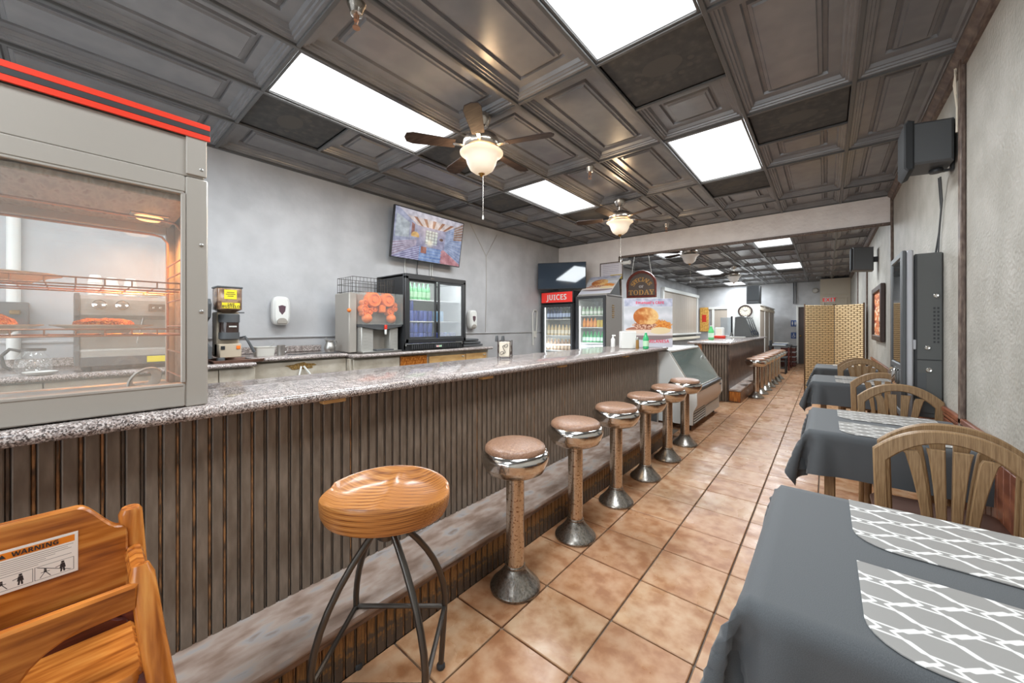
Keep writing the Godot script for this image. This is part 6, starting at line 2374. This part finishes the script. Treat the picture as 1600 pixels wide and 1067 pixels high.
func far_room():
	# folding screen
	var t = thing("folding_screen", "tan woven folding screen with brick pattern before the far tables", "folding screen")
	screen_panel(Vector3(-0.335, 0, -9.50), Vector3(0.125, 0, -10.05), t)
	screen_panel(Vector3(0.135, 0, -10.05), Vector3(0.555, 0, -9.60), t)
	# roll shutter over a pass-through on the left wall
	t = thing("roll_shutter", "wide pale roll-down shutter over a ledge on the far room's left wall", "shutter")
	var b = MB.new()
	var n = 34
	for i in n:
		b.box(Vector3(WL + 0.04, 1.80, -12.62 - 4.1 * (i + 0.5) / n), Vector3(0.02, 1.42, 4.1 / n - 0.012), 0.006)
	put("slat_curtain", b, M.taupe, t)
	put("head_box", bx(Vector3(WL + 0.07, 2.57, -14.67), Vector3(0.13, 0.12, 4.3), 0.01), M.white, t)
	for z in [-12.54, -16.78]:
		put("side_guide", bx(Vector3(WL + 0.05, 1.80, z), Vector3(0.09, 1.5, 0.09), 0.008), M.white, t)
	put("ledge", bx(Vector3(WL + 0.10, 1.06, -14.67), Vector3(0.20, 0.06, 4.36), 0.01), M.white, t)
	put("ledge", bx(Vector3(WL + 0.08, 0.90, -14.67), Vector3(0.15, 0.10, 4.36), 0.01), M.napkin, t)
	# white walk-in box with clock and speaker
	t = thing("walk_in_cooler", "white boxy walk-in cooler at the end of the far bar", "cooler")
	put("front_wall", bx(Vector3(-1.86, 0.975, -12.72), Vector3(0.80, 1.95, 0.06), 0.006), M.white, t)
	put("side_wall", bx(Vector3(-1.49, 0.975, -14.7), Vector3(0.06, 1.95, 3.9), 0.006), M.taupe, t)
	put("top", bx(Vector3(-1.86, 1.965, -14.7), Vector3(0.84, 0.04, 4.0), 0.006), M.white, t)
	put("inner_wall", bx(Vector3(-2.24, 0.975, -14.7), Vector3(0.05, 1.95, 3.9), 0.006), M.white, t)
	put("back_wall", bx(Vector3(-1.86, 0.975, -16.6), Vector3(0.70, 1.95, 0.05), 0.006), M.white, t)
	for z in [-12.72, -13.9, -15.1, -16.5]:
		put("batten", bx(Vector3(-1.455, 0.975, z), Vector3(0.02, 1.95, 0.09), 0.004), M.white, t)
	put("lintel", bx(Vector3(-1.45, 1.86, -14.7), Vector3(0.02, 0.09, 3.9), 0.004), M.napkin, t)
	t = thing("wall_clock", "round cream clock with brown rim on the white walk-in cooler", "clock", Vector3(-1.80, 1.785, -12.685))
	b = MB.new()
	b.t = Transform3D(Basis(Vector3.RIGHT, PI / 2), Vector3.ZERO)
	b.lathe([[0.175, 0.0], [0.185, 0.012], [0.17, 0.03], [0.145, 0.022], [0.14, 0.012]], 40, Vector3.ZERO, true, false)
	put("rim", b, M.iron, t)
	b = MB.new()
	b.t = Transform3D(Basis(Vector3.RIGHT, PI / 2), Vector3.ZERO)
	b.lathe([[0.145, 0.004], [0.145, 0.012], [0.001, 0.012]], 40)
	put("dial", b, M.napkin, t)
	for q in [[0.09, 0.9], [0.065, -1.0]]:
		b = MB.new()
		b.t = Transform3D(Basis(Vector3.BACK, q[1]), Vector3(0, 0, 0.015))
		b.box(Vector3(0, q[0] / 2, 0), Vector3(0.01, q[0], 0.003))
		put("hand", b, M.black, t)
	for i in 12:
		b = MB.new()
		b.t = Transform3D(Basis(Vector3.BACK, TAU * i / 12), Vector3(0, 0, 0.013))
		b.box(Vector3(0, 0.118, 0), Vector3(0.010, 0.028, 0.002))
		put("hour_mark", b, M.iron, t)
	t = thing("loudspeaker", "black loudspeaker standing on the white walk-in cooler", "speaker", Vector3(-1.62, 1.987, -12.95))
	put("cabinet", bx(Vector3(0, 0.27, 0), Vector3(0.34, 0.54, 0.30), 0.02), M.black, t)
	put("grille", bx(Vector3(0, 0.31, 0.15), Vector3(0.30, 0.40, 0.02), 0.008), M.speaker_grille, t)
	put("foot_port", bx(Vector3(0, 0.06, 0.15), Vector3(0.22, 0.05, 0.02), 0.008), M.rubber, t)
	# slanted grey cabinets on the far bar
	for k in 4:
		var x = -1.53 + 0.012 * k
		t = thing("slanted_screen", ["grey trapezoid side of the nearest slanted cabinet on the far bar", "second slanted dark cabinet on the far bar", "third slanted dark cabinet on the far bar", "last slanted dark cabinet on the far bar"][k], "cabinet", Vector3(x, 1.062, -11.62 - 0.27 * k), 0.0, "slanted cabinets on the far bar")
		b = MB.new()
		b.extr([Vector2(-0.36, 0.0), Vector2(0.06, 0.0), Vector2(-0.10, 0.52), Vector2(-0.20, 0.55), Vector2(-0.34, 0.53)], -0.10, 0.10, 0.008)
		put("shell", b, M.juke, t)
		b = MB.new()
		b.t = Transform3D(Basis(Vector3.BACK, 0.30), Vector3(-0.018, 0.265, 0))
		b.box(Vector3.ZERO, Vector3(0.012, 0.46, 0.17), 0.003)
		put("display", b, M.screen_off, t)
		put("shade_clip", bx(Vector3(-0.10, 0.535, 0), Vector3(0.05, 0.02, 0.14), 0.004), M.chrome, t)
	t = thing("plexi_screen", "grey clear divider with a dark pole left of the slanted cabinets", "divider", Vector3(-2.12, 1.062, -11.9))
	put("sheet", bx(Vector3(-0.04, 0.28, 0), Vector3(0.26, 0.5, 0.008), 0.002), glass(Color(0.7, 0.75, 0.78), 0.45), t)
	put("pole", rodm(Vector3(0.11, 0.0, 0), Vector3(0.11, 0.56, 0), 0.022, 10), M.rubber, t)
	b = MB.new()
	b.lathe([[0.06, 0.0], [0.05, 0.03], [0.018, 0.12]], 14, Vector3(0.11, 0, 0.05))
	put("cone_foot", b, M.chrome, t)
	put("base", bx(Vector3(0.0, 0.012, 0), Vector3(0.34, 0.022, 0.16), 0.004), M.white, t)
	bottle(Vector3(-1.86, 1.062, -8.75), 0.30, 0.055, c8(90, 180, 110), c8(232, 232, 228), c8(200, 224, 200), "green soap bottle near the end of the far bar", "", 0.1)
	t = thing("napkin_dispenser", "white napkin dispenser on the far bar behind the green bottle", "napkin dispenser", Vector3(-2.06, 1.062, -10.6))
	put("case", bx(Vector3(0, 0.13, 0), Vector3(0.20, 0.26, 0.14), 0.02), M.white, t)
	put("mouth", bx(Vector3(0, 0.13, 0.071), Vector3(0.13, 0.18, 0.006), 0.003), M.napkin, t)
	t = thing("red_caddy", "red caddy on the far bar beside the white dispenser", "caddy", Vector3(-1.95, 1.062, -10.0))
	b = MB.new()
	b.slab(Vector3.ZERO, 0.13, 0.06, 0.02, [[0.008, 0.0], [0, 0.01], [0, 0.06], [0.006, 0.062], [0.012, 0.02]], 4)
	put("tray", b, M.red, t)
	put("handle", rodm(Vector3(-0.1, 0.055, 0), Vector3(0.1, 0.055, 0), 0.012), M.red, t)
	tag(put("cutting_board", bx(Vector3(-1.72, 1.072, -10.9), Vector3(0.34, 0.018, 0.24), 0.006), M.off_white), "pale board lying on the far bar in front of the grey cabinets", "board")
	# hanging yellow sign on the far wall
	t = thing("hanging_plaque", "tall yellow and red plaque on the far wall beyond the shutter", "sign", Vector3(-3.86, 1.62, -16.95))
	put("plaque", bx(Vector3(0, 0, 0), Vector3(0.34, 1.0, 0.04), 0.02), M.plaque, t)
	put("emblem", bx(Vector3(0.0, 0.05, 0.022), Vector3(0.16, 0.30, 0.012), 0.01), M.red, t)
	# two blue restroom signs
	for k in 2:
		t = thing("restroom_sign", ["upper blue restroom sign with two white figures", "lower blue restroom sign with a white wheelchair figure"][k], "sign", Vector3(-0.895, [1.45, 1.01][k], -16.985))
		put("plate", bx(Vector3.ZERO, Vector3(0.17, 0.225, 0.012), 0.003), M.blue, t)
		b = MB.new()
		if k == 0:
			for s in [-0.04, 0.04]:
				b.ball(Vector3(s, 0.055, 0.008), 0.014, 10)
				b.box(Vector3(s, 0.005, 0.008), Vector3(0.034, 0.06, 0.004))
				b.box(Vector3(s, -0.045, 0.008), Vector3(0.018, 0.05, 0.004))
		else:
			b.ball(Vector3(0.0, 0.06, 0.008), 0.014, 10)
			b.box(Vector3(0.0, 0.015, 0.008), Vector3(0.016, 0.06, 0.004))
			b.box(Vector3(0.02, -0.02, 0.008), Vector3(0.05, 0.012, 0.004))
			var P = []
			for i in 14:
				var a = 2.2 + 4.2 * i / 13
				P.append(Vector3(0.04 * cos(a) - 0.005, 0.04 * sin(a) - 0.03, 0.008))
			b.tube(P, 0.005, 6)
		put("figure", b, M.white, t)
	# EXIT sign on the closet
	t = thing("exit_sign", "pale EXIT sign on the beige closet above the woven screen", "sign", Vector3(0.08, 2.22, -16.185))
	put("case", bx(Vector3.ZERO, Vector3(0.30, 0.17, 0.04), 0.006), M.white, t)
	text("lettering", "EXIT", 0.12, 0.003, M.sign_red, t, Transform3D(Basis(), Vector3(0, 0, 0.0215)))
	for k in 2:
		tag(put("conduit", rodm(Vector3(-0.90 + 0.07 * k, 2.16, -16.97), Vector3(-0.90 + 0.07 * k, CE, -16.97), 0.016, 8), M.dark_grey), ["left of two dark pipes above the blue signs", "right of two dark pipes above the blue signs"][k], "pipe")
	# table, dark chair and crate past the far stools
	t = thing("work_table", "small dark table piled with papers past the far stools", "table", Vector3(-1.10, 0, -14.5))
	put("tabletop", bx(Vector3(0, 0.735, 0), Vector3(0.55, 0.03, 1.1), 0.004), M.dark_grey, t)
	for s in [[1, 1], [1, -1], [-1, 1], [-1, -1]]:
		put("leg", bx(Vector3(s[0] * 0.24, 0.36, s[1] * 0.5), Vector3(0.04, 0.72, 0.04), 0.004), M.mahogany, t)
	for k in 3:
		tag(put("folder", bx(Vector3(-1.12 + 0.03 * k, 0.765 + 0.028 * k, -14.25 - 0.05 * k), Vector3(0.36, 0.024, 0.30), 0.004), [M.white, M.blue_grey, M.off_white][k]), ["bottom white folder of the pile on the small dark table", "middle bluish folder of the pile on the small dark table", "top pale folder of the pile on the small dark table"][k], "folder")
	t = thing("ladderback_chair", "dark ladder-back chair at the end of the far stools", "chair", Vector3(-1.06, 0, -13.15))
	for s in [-1, 1]:
		put("rear_leg", bx(Vector3(-0.17, 0.47, s * 0.18), Vector3(0.035, 0.94, 0.035), 0.005), M.black, t)
		put("front_leg", bx(Vector3(0.19, 0.22, s * 0.18), Vector3(0.035, 0.44, 0.035), 0.005), M.black, t)
		put("rail", bx(Vector3(0.01, 0.16, s * 0.18), Vector3(0.34, 0.025, 0.02), 0.004), M.black, t)
	for i in 4:
		put("back_slat", bx(Vector3(-0.17, 0.56 + 0.10 * i, 0), Vector3(0.018, 0.045, 0.33), 0.004), M.black, t)
	put("seat", bx(Vector3(0.01, 0.45, 0), Vector3(0.42, 0.035, 0.42), 0.01), M.rubber, t)
	t = thing("crate", "dark slatted crate on the floor by the far doorway", "crate", Vector3(-0.98, 0, -15.85))
	for i in 4:
		put("slat", bx(Vector3(0, 0.08 + 0.16 * i, 0.28), Vector3(0.40, 0.12, 0.02), 0.004), M.mahogany, t)
		put("slat", bx(Vector3(0.20, 0.08 + 0.16 * i, 0), Vector3(0.02, 0.12, 0.54), 0.004), M.mahogany, t)
	put("lid", bx(Vector3(0, 0.655, 0), Vector3(0.44, 0.03, 0.60), 0.005), M.black, t)
	put("floor_board", bx(Vector3(0, 0.02, 0), Vector3(0.38, 0.03, 0.54), 0.003), M.mahogany, t)

func objects():
	dining()
	warmer()
	high_chairs()
	back_counter()
	end_wall()
	overhead()
	right_wall()
	far_room()
